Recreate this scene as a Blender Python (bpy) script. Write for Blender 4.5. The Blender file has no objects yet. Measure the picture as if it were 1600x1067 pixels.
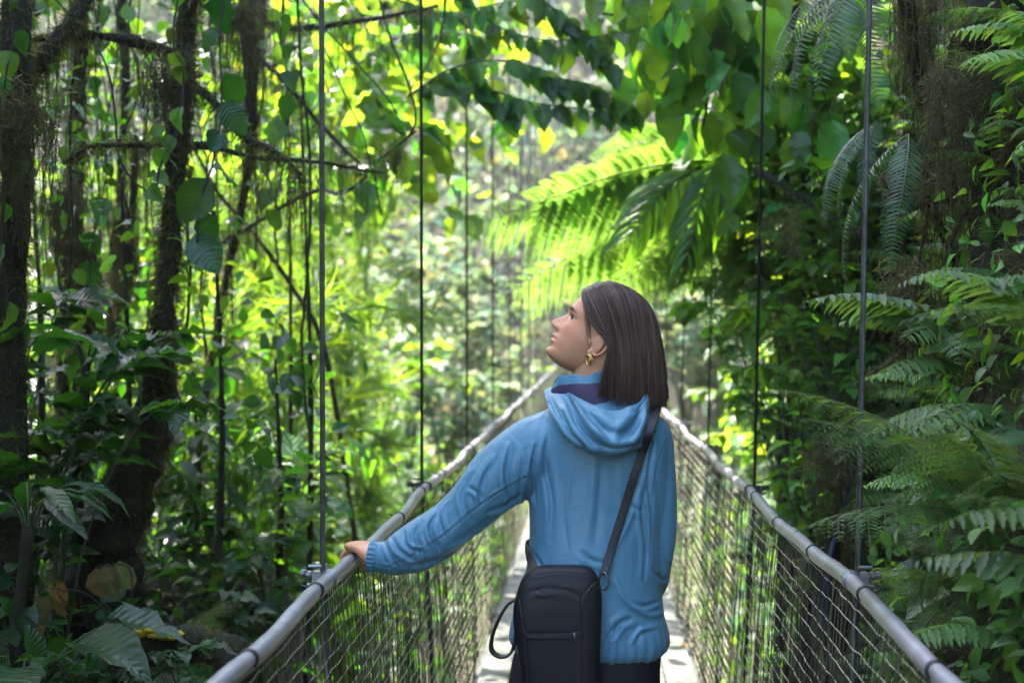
import bpy, bmesh, math, random
import numpy as np
from mathutils import Vector, Matrix
from mathutils.bvhtree import BVHTree

SC = bpy.context.scene
COL = SC.collection
R = math.radians
rng = np.random.default_rng(7)
random.seed(7)

# ------------------------------------------------------------------ camera
YAW, FPX, CX, CY, CAMZ = R(3.35), 2000.0, 800.0, 530.0, 1.55
FW = np.array([-math.sin(YAW), math.cos(YAW), 0.0])
RT = np.array([math.cos(YAW), math.sin(YAW), 0.0])
UP = np.array([0.0, 0.0, 1.0])
CAM = np.array([0.0, 0.0, CAMZ])

def W(px, py, D):
    """the point that lies D metres in front of the lens in the direction of a photo pixel"""
    return CAM + D * (FW + RT * (px - CX) / FPX + UP * (CY - py) / FPX)

def WA(px, py, D):
    px, py, D = np.broadcast_arrays(np.asarray(px, float), np.asarray(py, float), np.asarray(D, float))
    return CAM + D[..., None] * (FW + RT * ((px - CX) / FPX)[..., None] + UP * ((CY - py) / FPX)[..., None])

def proj(V):
    q = np.asarray(V) - CAM
    d = q @ FW
    return CX + FPX * (q @ RT) / d, CY - FPX * (q @ UP) / d, d

cam = bpy.data.cameras.new('camera')
cam.sensor_width = 36.0
cam.lens = FPX / 1600 * 36.0
cam.shift_y = -3.5 / 1600
cam.clip_end = 1000
cam.dof.use_dof = True
cam.dof.focus_distance = 3.1
cam.dof.aperture_fstop = 2.8
camo = bpy.data.objects.new('camera', cam)
camo.location = CAM
camo.rotation_euler = (R(90), 0, YAW)
COL.objects.link(camo)
SC.camera = camo

# ------------------------------------------------------------------ helpers
def new_mesh(name, V, F, mats, smooth=True, tint=None, uv=None, midx=None):
    """V (n,3); F an (m,4) or (m,3) array or a list of such arrays"""
    me = bpy.data.meshes.new(name)
    V = np.asarray(V, dtype=np.float32)
    Fs = F if isinstance(F, list) else [F]
    Fs = [np.asarray(f, dtype=np.int32) for f in Fs if len(f)]
    lt = np.concatenate([np.full(len(f), f.shape[1], np.int32) for f in Fs])
    idx = np.concatenate([f.ravel() for f in Fs])
    ls = np.concatenate([[0], np.cumsum(lt)[:-1]]).astype(np.int32)
    me.vertices.add(len(V)); me.vertices.foreach_set('co', V.ravel())
    me.loops.add(len(idx)); me.loops.foreach_set('vertex_index', idx)
    me.polygons.add(len(lt)); me.polygons.foreach_set('loop_start', ls); me.polygons.foreach_set('loop_total', lt)
    if midx is not None:
        me.polygons.foreach_set('material_index', np.asarray(midx, np.int32))
    me.update(calc_edges=True)
    me.polygons.foreach_set('use_smooth', np.full(len(lt), bool(smooth)))
    if tint is not None:
        a = me.attributes.new('tint', 'FLOAT_COLOR', 'POINT')
        c = np.ones((len(V), 4), np.float32); c[:, :3] = tint
        a.data.foreach_set('color', c.ravel())
    if uv is not None:
        a = me.attributes.new('luv', 'FLOAT_VECTOR', 'POINT')
        c = np.zeros((len(V), 3), np.float32); c[:, :2] = uv
        a.data.foreach_set('vector', c.ravel())
    for m in (mats if isinstance(mats, (list, tuple)) else [mats]):
        me.materials.append(m)
    me.update()
    return me

def link(name, me, parent=None, loc=None, rot=None, scale=None):
    o = bpy.data.objects.new(name, me)
    COL.objects.link(o)
    if parent is not None: o.parent = parent
    if loc is not None: o.location = tuple(loc)
    if rot is not None: o.rotation_euler = tuple(rot)
    if scale is not None: o.scale = (scale,) * 3 if np.isscalar(scale) else tuple(scale)
    return o

def tag(o, label=None, cat=None, group=None, kind=None):
    if label: o['label'] = label
    if cat: o['category'] = cat
    if group: o['group'] = group
    if kind: o['kind'] = kind
    return o

def empty(name, loc=(0, 0, 0), rot=(0, 0, 0), scale=1.0):
    o = bpy.data.objects.new(name, None)
    o.empty_display_size = 0.1
    COL.objects.link(o)
    o.location = tuple(loc); o.rotation_euler = tuple(rot); o.scale = (scale,) * 3
    return o

class MB:
    """collects vertices, quads and triangles of one mesh"""
    def __init__(s):
        s.V, s.Q, s.T, s.tint, s.uv, s.n = [], [], [], [], [], 0
    def add(s, V, Q=None, T=None, tint=None, uv=None):
        V = np.asarray(V, float)
        if Q is not None and len(Q): s.Q.append(np.asarray(Q) + s.n)
        if T is not None and len(T): s.T.append(np.asarray(T) + s.n)
        s.V.append(V); s.n += len(V)
        t = np.ones((len(V), 3)) if tint is None else np.broadcast_to(np.asarray(tint, float), (len(V), 3))
        s.tint.append(t)
        s.uv.append(np.zeros((len(V), 2)) if uv is None else uv)
        return s
    def tube(s, P, r, sides=8, cap=True, tint=None, twist=0.0):
        V, Q, T = tube(P, r, sides, cap, twist)
        return s.add(V, Q, T, tint)
    def box(s, c, h, rot=None, tint=None):
        c = np.asarray(c, float); h = np.asarray(h, float)
        V = np.array([[x, y, z] for x in (-1, 1) for y in (-1, 1) for z in (-1, 1)], float) * h
        if rot is not None: V = V @ np.asarray(rot).T
        Q = np.array([[0, 1, 3, 2], [4, 6, 7, 5], [0, 4, 5, 1], [2, 3, 7, 6], [0, 2, 6, 4], [1, 5, 7, 3]])
        return s.add(V + c, Q, None, tint)
    def arrays(s):
        F = []
        if s.Q: F.append(np.concatenate(s.Q))
        if s.T: F.append(np.concatenate(s.T))
        return np.concatenate(s.V), F, np.concatenate(s.tint), np.concatenate(s.uv)
    def mesh(s, name, mats, smooth=True):
        V, F, t, u = s.arrays()
        return new_mesh(name, V, F, mats, smooth, t, u)
    def build(s, name, mats, parent=None, smooth=True, **k):
        return link(name, s.mesh(name, mats, smooth), parent, **k)

def frames(P):
    P = np.asarray(P, float)
    T = np.gradient(P, axis=0)
    T /= np.linalg.norm(T, axis=1)[:, None] + 1e-12
    ref = np.array([0, 0, 1.0]) if abs(T[0, 2]) < 0.9 else np.array([0, 1.0, 0])
    N = np.zeros_like(P); B = np.zeros_like(P)
    n = np.cross(ref, T[0]); n /= np.linalg.norm(n)
    for i in range(len(P)):
        n = n - T[i] * (n @ T[i]); n /= np.linalg.norm(n) + 1e-12
        N[i] = n; B[i] = np.cross(T[i], n)
    return T, N, B

def tube(P, r, sides=8, cap=True, twist=0.0, ry=None):
    P = np.asarray(P, float); n = len(P)
    r = np.broadcast_to(np.asarray(r, float), (n,))
    r2 = r if ry is None else np.broadcast_to(np.asarray(ry, float), (n,))
    T, N, B = frames(P)
    a = np.arange(sides) / sides * 2 * math.pi
    aa = a[None, :] + twist * np.arange(n)[:, None]
    V = P[:, None] + (np.cos(aa) * r[:, None])[..., None] * N[:, None] + (np.sin(aa) * r2[:, None])[..., None] * B[:, None]
    V = V.reshape(-1, 3)
    i = np.arange(n - 1)[:, None] * sides; j = np.arange(sides)[None]; k = (np.arange(sides)[None] + 1) % sides
    Q = np.stack([i + j, i + k, i + sides + k, i + sides + j], -1).reshape(-1, 4)
    Tr = []
    if cap:
        V = np.concatenate([V, P[:1], P[-1:]])
        c0, c1 = n * sides, n * sides + 1
        jj = np.arange(sides); kk = (jj + 1) % sides
        Tr = np.concatenate([np.stack([np.full(sides, c0), kk, jj], -1),
                             np.stack([np.full(sides, c1), (n - 1) * sides + jj, (n - 1) * sides + kk], -1)])
    return V, Q, Tr

def spline(P, n):
    """Catmull-Rom through P (m,k), n samples"""
    P = np.asarray(P, float); m = len(P)
    E = np.concatenate([2 * P[:1] - P[1:2], P, 2 * P[-1:] - P[-2:-1]])
    t = np.linspace(0, m - 1 - 1e-9, n); i = t.astype(int); f = (t - i)[:, None]
    a, b, c, d = E[i], E[i + 1], E[i + 2], E[i + 3]
    return .5 * (2 * b + (c - a) * f + (2 * a - 5 * b + 4 * c - d) * f ** 2 + (3 * b - a - 3 * c + d) * f ** 3)

def gridfaces(nu, nv, wrap=False):
    i = np.arange(nu - 1)[:, None]; j = np.arange(nv if wrap else nv - 1)[None]
    k = (j + 1) % nv
    return np.stack([i * nv + j, i * nv + k, (i + 1) * nv + k, (i + 1) * nv + j], -1).reshape(-1, 4)

def rotz(a): c, s = math.cos(a), math.sin(a); return np.array([[c, -s, 0], [s, c, 0], [0, 0, 1.0]])
def rotx(a): c, s = math.cos(a), math.sin(a); return np.array([[1, 0, 0], [0, c, -s], [0, s, c]])
def roty(a): c, s = math.cos(a), math.sin(a); return np.array([[c, 0, s], [0, 1, 0], [-s, 0, c]])

def vnoise(P, seed=0, freq=1.0):
    """smooth pseudo noise from summed sines, about -1..1"""
    g = np.random.default_rng(seed); out = 0
    for k in range(6):
        d = g.normal(size=3); d /= np.linalg.norm(d)
        out = out + np.sin(P @ d * freq * (0.6 + 0.25 * k) * 2 * math.pi + g.uniform(0, 6.28))
    return out / 3.2

# ------------------------------------------------------------------ materials
def mat(name, color=(.5, .5, .5), rough=.6, metal=0.0, spec=.5, noise=None, bump=None, color2=None, attr=False, coat=0, sheen=0):
    m = bpy.data.materials.new(name); m.use_nodes = True
    nt = m.node_tree; b = nt.nodes['Principled BSDF']; N = nt.nodes.new; L = nt.links.new
    b.inputs['Base Color'].default_value = (*color, 1); b.inputs['Roughness'].default_value = rough
    b.inputs['Metallic'].default_value = metal; b.inputs['Specular IOR Level'].default_value = spec
    if coat: b.inputs['Coat Weight'].default_value = coat
    if sheen: b.inputs['Sheen Weight'].default_value = sheen
    tc = N('ShaderNodeTexCoord')
    out = None
    if noise:
        nz = N('ShaderNodeTexNoise'); nz.inputs['Scale'].default_value = noise[0]; nz.inputs['Detail'].default_value = 6
        nz.inputs['Roughness'].default_value = .65
        L(tc.outputs['Object'], nz.inputs['Vector'])
        rp = N('ShaderNodeValToRGB'); rp.color_ramp.elements[0].position = noise[1]; rp.color_ramp.elements[1].position = noise[2]
        rp.color_ramp.elements[0].color = (*color, 1); rp.color_ramp.elements[1].color = (*(color2 or color), 1)
        L(nz.outputs['Fac'], rp.inputs['Fac']); out = rp.outputs['Color']
    if attr:
        at = N('ShaderNodeAttribute'); at.attribute_name = 'tint'
        mx = N('ShaderNodeMix'); mx.data_type = 'RGBA'; mx.blend_type = 'MULTIPLY'; mx.inputs[0].default_value = 1
        if out is None: mx.inputs[6].default_value = (*color, 1)
        else: L(out, mx.inputs[6])
        L(at.outputs['Color'], mx.inputs[7]); out = mx.outputs[2]
    if out is not None: L(out, b.inputs['Base Color'])
    if bump:
        n2 = N('ShaderNodeTexNoise'); n2.inputs['Scale'].default_value = bump[0]; n2.inputs['Detail'].default_value = 5
        L(tc.outputs['Object'], n2.inputs['Vector'])
        bp = N('ShaderNodeBump'); bp.inputs['Strength'].default_value = bump[1]; bp.inputs['Distance'].default_value = bump[2]
        L(n2.outputs['Fac'], bp.inputs['Height']); L(bp.outputs['Normal'], b.inputs['Normal'])
    return m

def leaf_mat(name, base, trans, rough=.38, tw=.38, spec=.5, vein=.22, mottle=.35):
    m = bpy.data.materials.new(name); m.use_nodes = True
    nt = m.node_tree; b = nt.nodes['Principled BSDF']; N = nt.nodes.new; L = nt.links.new
    o = nt.nodes['Material Output']
    at = N('ShaderNodeAttribute'); at.attribute_name = 'tint'
    uv = N('ShaderNodeAttribute'); uv.attribute_name = 'luv'
    tc = N('ShaderNodeTexCoord')
    nz = N('ShaderNodeTexNoise'); nz.inputs['Scale'].default_value = 9; nz.inputs['Detail'].default_value = 4
    L(tc.outputs['Object'], nz.inputs['Vector'])
    mr = N('ShaderNodeMapRange'); mr.inputs[1].default_value = .3; mr.inputs[2].default_value = .7
    mr.inputs[3].default_value = 1 - mottle; mr.inputs[4].default_value = 1 + mottle * .6
    L(nz.outputs['Fac'], mr.inputs[0])
    def mul(c, k):
        a = N('ShaderNodeMix'); a.data_type = 'RGBA'; a.blend_type = 'MULTIPLY'; a.inputs[0].default_value = 1
        a.inputs[6].default_value = (*c, 1); L(at.outputs['Color'], a.inputs[7])
        v = N('ShaderNodeVectorMath'); v.operation = 'SCALE'
        L(a.outputs[2], v.inputs[0]); L(mr.outputs[0], v.inputs['Scale'])
        return v.outputs[0]
    L(mul(base, 1), b.inputs['Base Color'])
    b.inputs['Roughness'].default_value = rough; b.inputs['Specular IOR Level'].default_value = spec
    tr = N('ShaderNodeBsdfTranslucent'); L(mul(trans, 1), tr.inputs['Color'])
    # veins: chevrons from the leaf's own coordinates
    sp = N('ShaderNodeSeparateXYZ'); L(uv.outputs['Vector'], sp.inputs[0])
    ab = N('ShaderNodeMath'); ab.operation = 'ABSOLUTE'; L(sp.outputs[0], ab.inputs[0])
    ma = N('ShaderNodeMath'); ma.operation = 'MULTIPLY_ADD'; L(ab.outputs[0], ma.inputs[0]); ma.inputs[1].default_value = -.16; L(sp.outputs[1], ma.inputs[2])
    ml = N('ShaderNodeMath'); ml.operation = 'MULTIPLY'; L(ma.outputs[0], ml.inputs[0]); ml.inputs[1].default_value = 62
    sn = N('ShaderNodeMath'); sn.operation = 'SINE'; L(ml.outputs[0], sn.inputs[0])
    bp = N('ShaderNodeBump'); bp.inputs['Strength'].default_value = vein; bp.inputs['Distance'].default_value = .004
    L(sn.outputs[0], bp.inputs['Height'])
    L(bp.outputs['Normal'], b.inputs['Normal'])
    mx = N('ShaderNodeMixShader'); mx.inputs[0].default_value = tw
    L(b.outputs[0], mx.inputs[1]); L(tr.outputs[0], mx.inputs[2]); L(mx.outputs[0], o.inputs['Surface'])
    return m

def pr(m): return m.node_tree.nodes['Principled BSDF']

# ------------------------------------------------------------------ light
SUN_EL, SUN_AZ = R(60), R(-42)          # azimuth from +Y towards +X
SDIR = np.array([math.sin(SUN_AZ) * math.cos(SUN_EL), math.cos(SUN_AZ) * math.cos(SUN_EL), math.sin(SUN_EL)])
w = bpy.data.worlds.new('World'); SC.world = w; w.use_nodes = True
bg = w.node_tree.nodes['Background']
sky = w.node_tree.nodes.new('ShaderNodeTexSky'); sky.sky_type = 'NISHITA'; sky.sun_disc = False
sky.sun_elevation = SUN_EL; sky.sun_rotation = SUN_AZ
sky.dust_density = 2.0; sky.air_density = 1.0
w.node_tree.links.new(sky.outputs[0], bg.inputs['Color']); bg.inputs['Strength'].default_value = .15
sl = bpy.data.lights.new('sun', 'SUN'); sl.energy = 3.3; sl.angle = R(.5); sl.color = (1, .94, .84)
so = bpy.data.objects.new('sun', sl); COL.objects.link(so)
so.rotation_euler = Vector(SDIR).to_track_quat('Z', 'Y').to_euler()
so.location = (0, 0, 30)
SC.view_settings.view_transform = 'Standard'; SC.view_settings.look = 'None'
SC.view_settings.exposure = 3.3
SC.cycles.max_bounces = 6; SC.cycles.diffuse_bounces = 3; SC.cycles.glossy_bounces = 2; SC.cycles.transmission_bounces = 4
SC.cycles.use_denoising = True
SC.cycles.caustics_reflective = False; SC.cycles.caustics_refractive = False
SC.cycles.sample_clamp_indirect = 6
# ================================================================== bridge
M_PIPE = mat('handrail_hose', (.30, .285, .33), .36, 0, .6, noise=(9, .35, .7), color2=(.17, .16, .165), bump=(60, .15, .002))
M_BLACK = mat('black_rubber', (.012, .012, .012), .5)
M_ROPE = mat('wire_rope', (.13, .13, .115), .45, .55, .5, noise=(30, .3, .7), color2=(.05, .05, .045))
M_CABLE = mat('dark_cable', (.016, .018, .016), .5, .2)
M_PALECABLE = mat('pale_cable', (.30, .29, .31), .4, .4)
M_STEEL = mat('galvanised_steel', (.42, .42, .44), .35, .7, noise=(40, .3, .7), color2=(.2, .2, .2))
M_NETV = mat('net_wire', (.02, .024, .016), .55, .2, noise=(3, .45, .65), color2=(.13, .115, .075))
M_NETH = mat('net_strand', (.27, .25, .18), .6, .1, noise=(12, .3, .7), color2=(.42, .38, .27))  # paler than the uprights, standing in for light from above
M_DECK = mat('deck_metal', (.055, .065, .045), .75, .1, noise=(5, .38, .62), color2=(.16, .16, .145), bump=(40, .3, .004))
M_BEARER = mat('bearer', (.05, .055, .045), .7)
HW, HZ, DW, SP, Y1 = .587, 1.0, .5, 1.77, 2.92
NH = 13                                    # hangers on each side
YEND = Y1 + SP * (NH - 1) + .6

br = empty('suspension_bridge', (0, 3, 0))
tag(br, 'narrow hanging footbridge with grey hose handrails, wire netting sides and a metal deck', 'footbridge')
BO = (0, -3, 0)
def rail_pt(sgn, Y):
    # the hose sags a little between its ties and rises towards the far end
    w1 = .004 * math.sin(Y * 2 * math.pi / .59 + sgn) + .008 * math.sin(Y * 2.1 + 2 * sgn)
    k = max(0, Y - 14) ** 2 * .0005
    ph = (Y - Y1) / SP
    bow = .010 * math.cos(ph * 2 * math.pi)
    return np.array([sgn * (HW + .003 * math.sin(Y * 7.3) + bow * .3), Y, HZ + w1 * .5 + bow * .45 + k])

for sgn in (-1, 1):
    Ys = np.arange(.6, YEND, .06)
    P = np.array([rail_pt(sgn, y) for y in Ys])
    b = MB(); b.tube(P, .0158 + .0007 * np.sin(Ys * 31), 14)
    rail = b.build('handrail', M_PIPE, br, loc=BO)
    # support cable that shows along the slit of the hose
    b = MB(); b.tube(P + np.array([-sgn * .0075, 0, -.0138]), .0050, 6)
    b.build('support_cable', M_PALECABLE, rail)
    # ties round the hose
    y = 1.0
    while y < 16:
        p, q = rail_pt(sgn, y - .004), rail_pt(sgn, y + .004)
        b = MB(); b.tube([p - (q - p) * .3, p, q, q + (q - p) * .3], [.0162, .0192, .0192, .0162], 14)
        d = np.array([sgn * .8, 0, .3]); b.tube([p, p + d * .035, p + d * .045], [.003, .003, .001], 6)
        b.build('cable_tie', M_BLACK, rail)
        y += SP / 3
    # netting: one mesh of dark uprights and pale lengthwise strands
    g = np.random.default_rng(5 + sgn)
    bv, bh = MB(), MB()
    y = 1.2
    while y < YEND:
        n = 9
        t = np.linspace(0, 1, n)
        top = rail_pt(sgn, y)
        lean = g.normal(0, .012); amp = g.normal(0, .004, n) * (t > .02)
        X = sgn * (HW - .002 + (DW + .02 - HW) * t ** .8) + amp
        P = np.stack([X, y + lean * t + g.normal(0, .0025, n) + .02 * np.sin(y * 3.1) * np.sin(t * 3.1), top[2] * (1 - t) + (-.02) * t], -1)
        bv.tube(P, .0015 if y < 9 else .0018, 3, False)
        y += .0235 if y < 6 else (.034 if y < 10 else .06)
    for k in range(25):
        zt = .965 - k * .039
        t = 1 - zt
        Ys = np.arange(1.2, YEND, .045)
        P = np.stack([sgn * (HW - .002 + (DW + .02 - HW) * t ** .8) + g.normal(0, .0012, len(Ys)), Ys,
                      zt + .0010 * np.sin(Ys * 2 * math.pi / .11 + k) + .006 * np.sin(Ys * 2.3 + k * 1.7) + g.normal(0, .0009, len(Ys)) + np.maximum(0, Ys - 14) ** 2 * .0005], -1)
        bh.tube(P, .0017, 3, False)
    V1, F1, *_ = bv.arrays(); V2, F2, *_ = bh.arrays()
    me = new_mesh('netting', np.concatenate([V1, V2]), np.concatenate([F1[0], F2[0] + len(V1)]), [M_NETV, M_NETH],
                  True, midx=np.concatenate([np.zeros(len(F1[0])), np.ones(len(F2[0]))]))
    link('netting', me, br, loc=BO)
    # hangers
    for i in range(NH):
        y = Y1 + SP * i
        p = rail_pt(sgn, y)
        out = p + np.array([sgn * .016, 0, 0])
        topz = 4.5 + .9 * i
        topx = out[0] + (0.020 * (topz - out[2]) if sgn > 0 else -.002 * (topz - out[2]))
        top = np.array([topx, y, topz])
        b = MB()
        r = .0058 if i < 5 else .012
        if i == 0:
            n = 420; tt = np.linspace(0, 1, n)
            C = out + (top - out) * tt[:, None]; L_ = np.linalg.norm(top - out)
            for s in range(6):
                a = s * math.pi / 3 + tt * L_ * 2 * math.pi / .055
                b.tube(C + np.stack([np.cos(a), np.sin(a), 0 * a], -1) * .0042, .0026, 5)
        else:
            b.tube([out, top], r, 8)
        b.tube([out, np.array([sgn * (DW + .05), y, -.06])], .006 if i < 2 else .005, 8)
        hg = b.build('hanger_cable', M_ROPE if i == 0 else (M_CABLE if i < 5 else M_PALECABLE), br, loc=BO)  # far hangers paler: sunlight put into their colour
        if i < 8:
            b = MB()
            q0, q1 = rail_pt(sgn, y - .012), rail_pt(sgn, y + .012)
            b.tube([q0 - (q1 - q0) * .1, q0, q1, q1 + (q1 - q0) * .1], [.0162, .0212, .0212, .0162], 14)
            ax = np.array([sgn * 1.0, .25, .12]); ax /= np.linalg.norm(ax)
            b.tube([p + ax * .015, p + ax * .072], .0036, 6)
            for q in (.030, .047, .062):
                b.tube([p + ax * q, p + ax * (q + .010)], [.0100, .0100], 6)
            b.box(out + np.array([sgn * .012, 0, .0]), (.010, .014, .017))
            b.tube([out + np.array([0, -.012, .03]), out + np.array([sgn * .03, -.012, .03])], .004, 6)
            b.tube([out + np.array([0, -.012, -.012]), out + np.array([sgn * .034, -.012, -.012])], .004, 6)
            b.build('cable_clamp', M_STEEL if i in (0, 3) else M_BLACK, hg, smooth=False)
# deck: open metal planks on cross bearers
b = MB(); g = np.random.default_rng(3)
y = .3
zk = lambda y: max(0, y - 14) ** 2 * .0005
while y < YEND:
    nn = 7
    for k in range(nn):
        x0 = -DW + .004 + k * (2 * DW) / nn; x1 = x0 + 2 * DW / nn - .008
        b.box(((x0 + x1) / 2, y + .147, -.012 + g.normal(0, .0015) + zk(y)), ((x1 - x0) / 2, .1455, .012))
    y += .30
b.build('deck', M_DECK, br, loc=BO, smooth=False)
b = MB()
y = .3
while y < YEND:
    b.box((0, y, -.055 + zk(y)), (DW + .06, .025, .025)); y += SP / 2
for sgn in (-1, 1):
    b.box((sgn * (DW + .02), (YEND + .3) / 2, -.036 - .02), (.016, (YEND - .3) / 2, .022))
b.build('bearer', M_BEARER, br, loc=BO, smooth=False)
# leaf litter and lichen on the deck are parts of the deck surface (see vegetation)
# ================================================================== person
D0 = 3.15
S0 = D0 / FPX                      # metres per photo pixel at the woman's distance
M_SKIN = mat('skin', (.66, .29, .16), .44, 0, .4, noise=(28, .35, .7), color2=(.70, .34, .19), attr=True, bump=(240, .12, .0012))
pr(M_SKIN).inputs['Subsurface Weight'].default_value = .12
pr(M_SKIN).inputs['Subsurface Radius'].default_value = (.012, .005, .003)
pr(M_SKIN).inputs['Subsurface Scale'].default_value = .5
M_JACKET = mat('blue_nylon', (.080, .210, .305), .44, 0, .45, noise=(3.2, .3, .7), color2=(.097, .245, .345), bump=(34, .35, .006), sheen=.12)
def weave(m, base_bump):
    nt = m.node_tree; N = nt.nodes.new; L = nt.links.new; tc = N('ShaderNodeTexCoord')
    b = pr(m); prev = b.inputs['Normal'].links[0].from_socket
    n1 = N('ShaderNodeTexNoise'); n1.inputs['Scale'].default_value = 1; n1.inputs['Detail'].default_value = 3
    mp = N('ShaderNodeMapping'); mp.inputs['Scale'].default_value = (60, 60, 420)
    L(tc.outputs['Object'], mp.inputs[0]); L(mp.outputs[0], n1.inputs['Vector'])
    bp = N('ShaderNodeBump'); bp.inputs['Strength'].default_value = .25; bp.inputs['Distance'].default_value = .0012
    L(n1.outputs['Fac'], bp.inputs['Height']); L(prev, bp.inputs['Normal']); L(bp.outputs[0], b.inputs['Normal'])
weave(M_JACKET, 0)
M_PURPLE = mat('purple_lining', (.045, .028, .072), .6)
M_TROUSER = mat('black_trousers', (.006, .006, .007), .75, noise=(30, .3, .7), color2=(.011, .011, .012), bump=(60, .3, .003))
M_HAIR = mat('dark_brown_hair', (.060, .034, .022), .36, 0, .45, attr=True)
M_GOLD = mat('gold', (.80, .52, .18), .22, 1.0)
M_EYE = mat('eye_white', (.30, .27, .24), .35)
M_IRIS = mat('iris', (.03, .018, .01), .15)
M_SHOE = mat('dark_shoe', (.02, .02, .02), .6)
M_BAG = mat('black_leather', (.008, .008, .009), .52, 0, .3, noise=(18, .3, .7), color2=(.013, .013, .014), bump=(130, .25, .0015))
M_STRAP = mat('black_strap', (.009, .008, .009), .6, bump=(200, .3, .001))
M_RED = mat('red_edge', (.30, .03, .03), .6)
M_DKSTEEL = mat('dark_steel', (.18, .18, .19), .3, .9)

def remesh(V, F, voxel, smooth_it=8, mats=(), factor=.5):
    me = new_mesh('tmp', V, F, [], True)
    o = bpy.data.objects.new('tmp', me); COL.objects.link(o)
    m = o.modifiers.new('r', 'REMESH'); m.mode = 'VOXEL'; m.voxel_size = voxel; m.use_smooth_shade = True
    if smooth_it:
        s = o.modifiers.new('s', 'SMOOTH'); s.factor = factor; s.iterations = smooth_it
    dg = bpy.context.evaluated_depsgraph_get(); dg.update()
    ev = o.evaluated_get(dg).to_mesh()
    n = len(ev.vertices); V2 = np.empty(n * 3); ev.vertices.foreach_get('co', V2); V2 = V2.reshape(-1, 3)
    Nn = np.empty(n * 3); ev.vertices.foreach_get('normal', Nn); Nn = Nn.reshape(-1, 3)
    q, t = [], []
    lv = np.empty(len(ev.loops), np.int32); ev.loops.foreach_get('vertex_index', lv)
    ls = np.empty(len(ev.polygons), np.int32); ev.polygons.foreach_get('loop_start', ls)
    lt = np.empty(len(ev.polygons), np.int32); ev.polygons.foreach_get('loop_total', lt)
    F2 = []
    for k in (3, 4):
        s = ls[lt == k]
        if len(s): F2.append(np.stack([lv[s + j] for j in range(k)], -1))
    o.evaluated_get(dg).to_mesh_clear()
    bpy.data.objects.remove(o); bpy.data.meshes.remove(me)
    return V2, F2, Nn

def normals(V, F):
    me = new_mesh('tmp', V, F, [], True)
    N = np.empty(len(V) * 3); me.vertices.foreach_get('normal', N)
    bpy.data.meshes.remove(me)
    return N.reshape(-1, 3)

def loft(rings, cap=True):
    """rings (n,m,3) closed rings"""
    R_ = np.asarray(rings, float); n, m = R_.shape[:2]
    V = R_.reshape(-1, 3); Q = gridfaces(n, m, True)
    if not cap: return V, [Q]
    V = np.concatenate([V, R_[0].mean(0)[None], R_[-1].mean(0)[None]])
    j = np.arange(m); k = (j + 1) % m
    T = np.concatenate([np.stack([np.full(m, n * m), k, j], -1), np.stack([np.full(m, n * m + 1), (n - 1) * m + j, (n - 1) * m + k], -1)])
    return V, [Q, T]

def superring(c, hx, hd, m=64, ex=2.4, skew=0):
    """ring of a body section: hx across the picture, hd in depth"""
    a = np.arange(m) / m * 2 * math.pi
    ca, sa = np.cos(a), np.sin(a)
    x = np.sign(ca) * np.abs(ca) ** (2 / ex) * hx; d = np.sign(sa) * np.abs(sa) ** (2 / ex) * hd
    return np.asarray(c) + x[:, None] * RT + d[:, None] * FW

def seg_dist(px, py, poly):
    """distance in pixels to a polyline, signed by side, with the position 0..1 along it"""
    poly = np.asarray(poly, float); best = np.full(px.shape, 1e9); sg = np.zeros(px.shape); tt = np.zeros(px.shape)
    L_ = np.linalg.norm(np.diff(poly, axis=0), axis=1); cum = np.concatenate([[0], np.cumsum(L_)])
    for i in range(len(poly) - 1):
        a, b = poly[i], poly[i + 1]; d = b - a; l2 = d @ d
        t = np.clip(((px - a[0]) * d[0] + (py - a[1]) * d[1]) / l2, 0, 1)
        qx, qy = px - a[0] - t * d[0], py - a[1] - t * d[1]
        r = np.hypot(qx, qy); c = (d[0] * qy - d[1] * qx)
        u = r < best
        best[u] = r[u]; sg[u] = np.sign(c[u]); tt[u] = ((cum[i] + t * L_[i]) / cum[-1])[u]
    return best, sg, tt

def fold(V, N, lines, seams=()):
    """pushes cloth in and out along drawn creases on the side that faces the lens"""
    px, py, d = proj(V)
    vd = CAM - V; vd /= np.linalg.norm(vd, axis=1)[:, None]
    face = np.clip((np.sum(N * vd, 1)) * 3 + .1, 0, 1)
    disp = np.zeros(len(V))
    for il, (poly, wd, dep) in enumerate(lines):
        if il % 3 == 1: dep = -dep * .8; wd = wd * .8
        p = spline(poly, 14)
        r, s, t = seg_dist(px, py, p)
        env = np.sin(np.clip(t, .0, 1) * math.pi) ** .6
        u = r * s / wd
        prof = -np.exp(-np.abs(u) / .55) * 1.15 + .75 * np.exp(-((u - 1.5) / .9) ** 2) + .35 * np.exp(-((u + 1.7) / 1.0) ** 2)
        disp += dep * prof * env * (r < wd * 5)
    for poly, wd, dep in seams:
        r, s, t = seg_dist(px, py, spline(poly, 30))
        u = r * s / wd
        disp += dep * (-np.exp(-(u / .7) ** 2) + .7 * np.exp(-((u - 1.6) / .9) ** 2)) * (r < wd * 5)
    return V + N * (disp * face)[:, None]

FEET = W(930, 530, D0); FEET[2] = 0.0
person = empty('person', FEET)
tag(person, 'woman in a blue hooded jacket seen from behind, looking up left, hand on handrail', 'person')
PO = tuple(-FEET)

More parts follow.
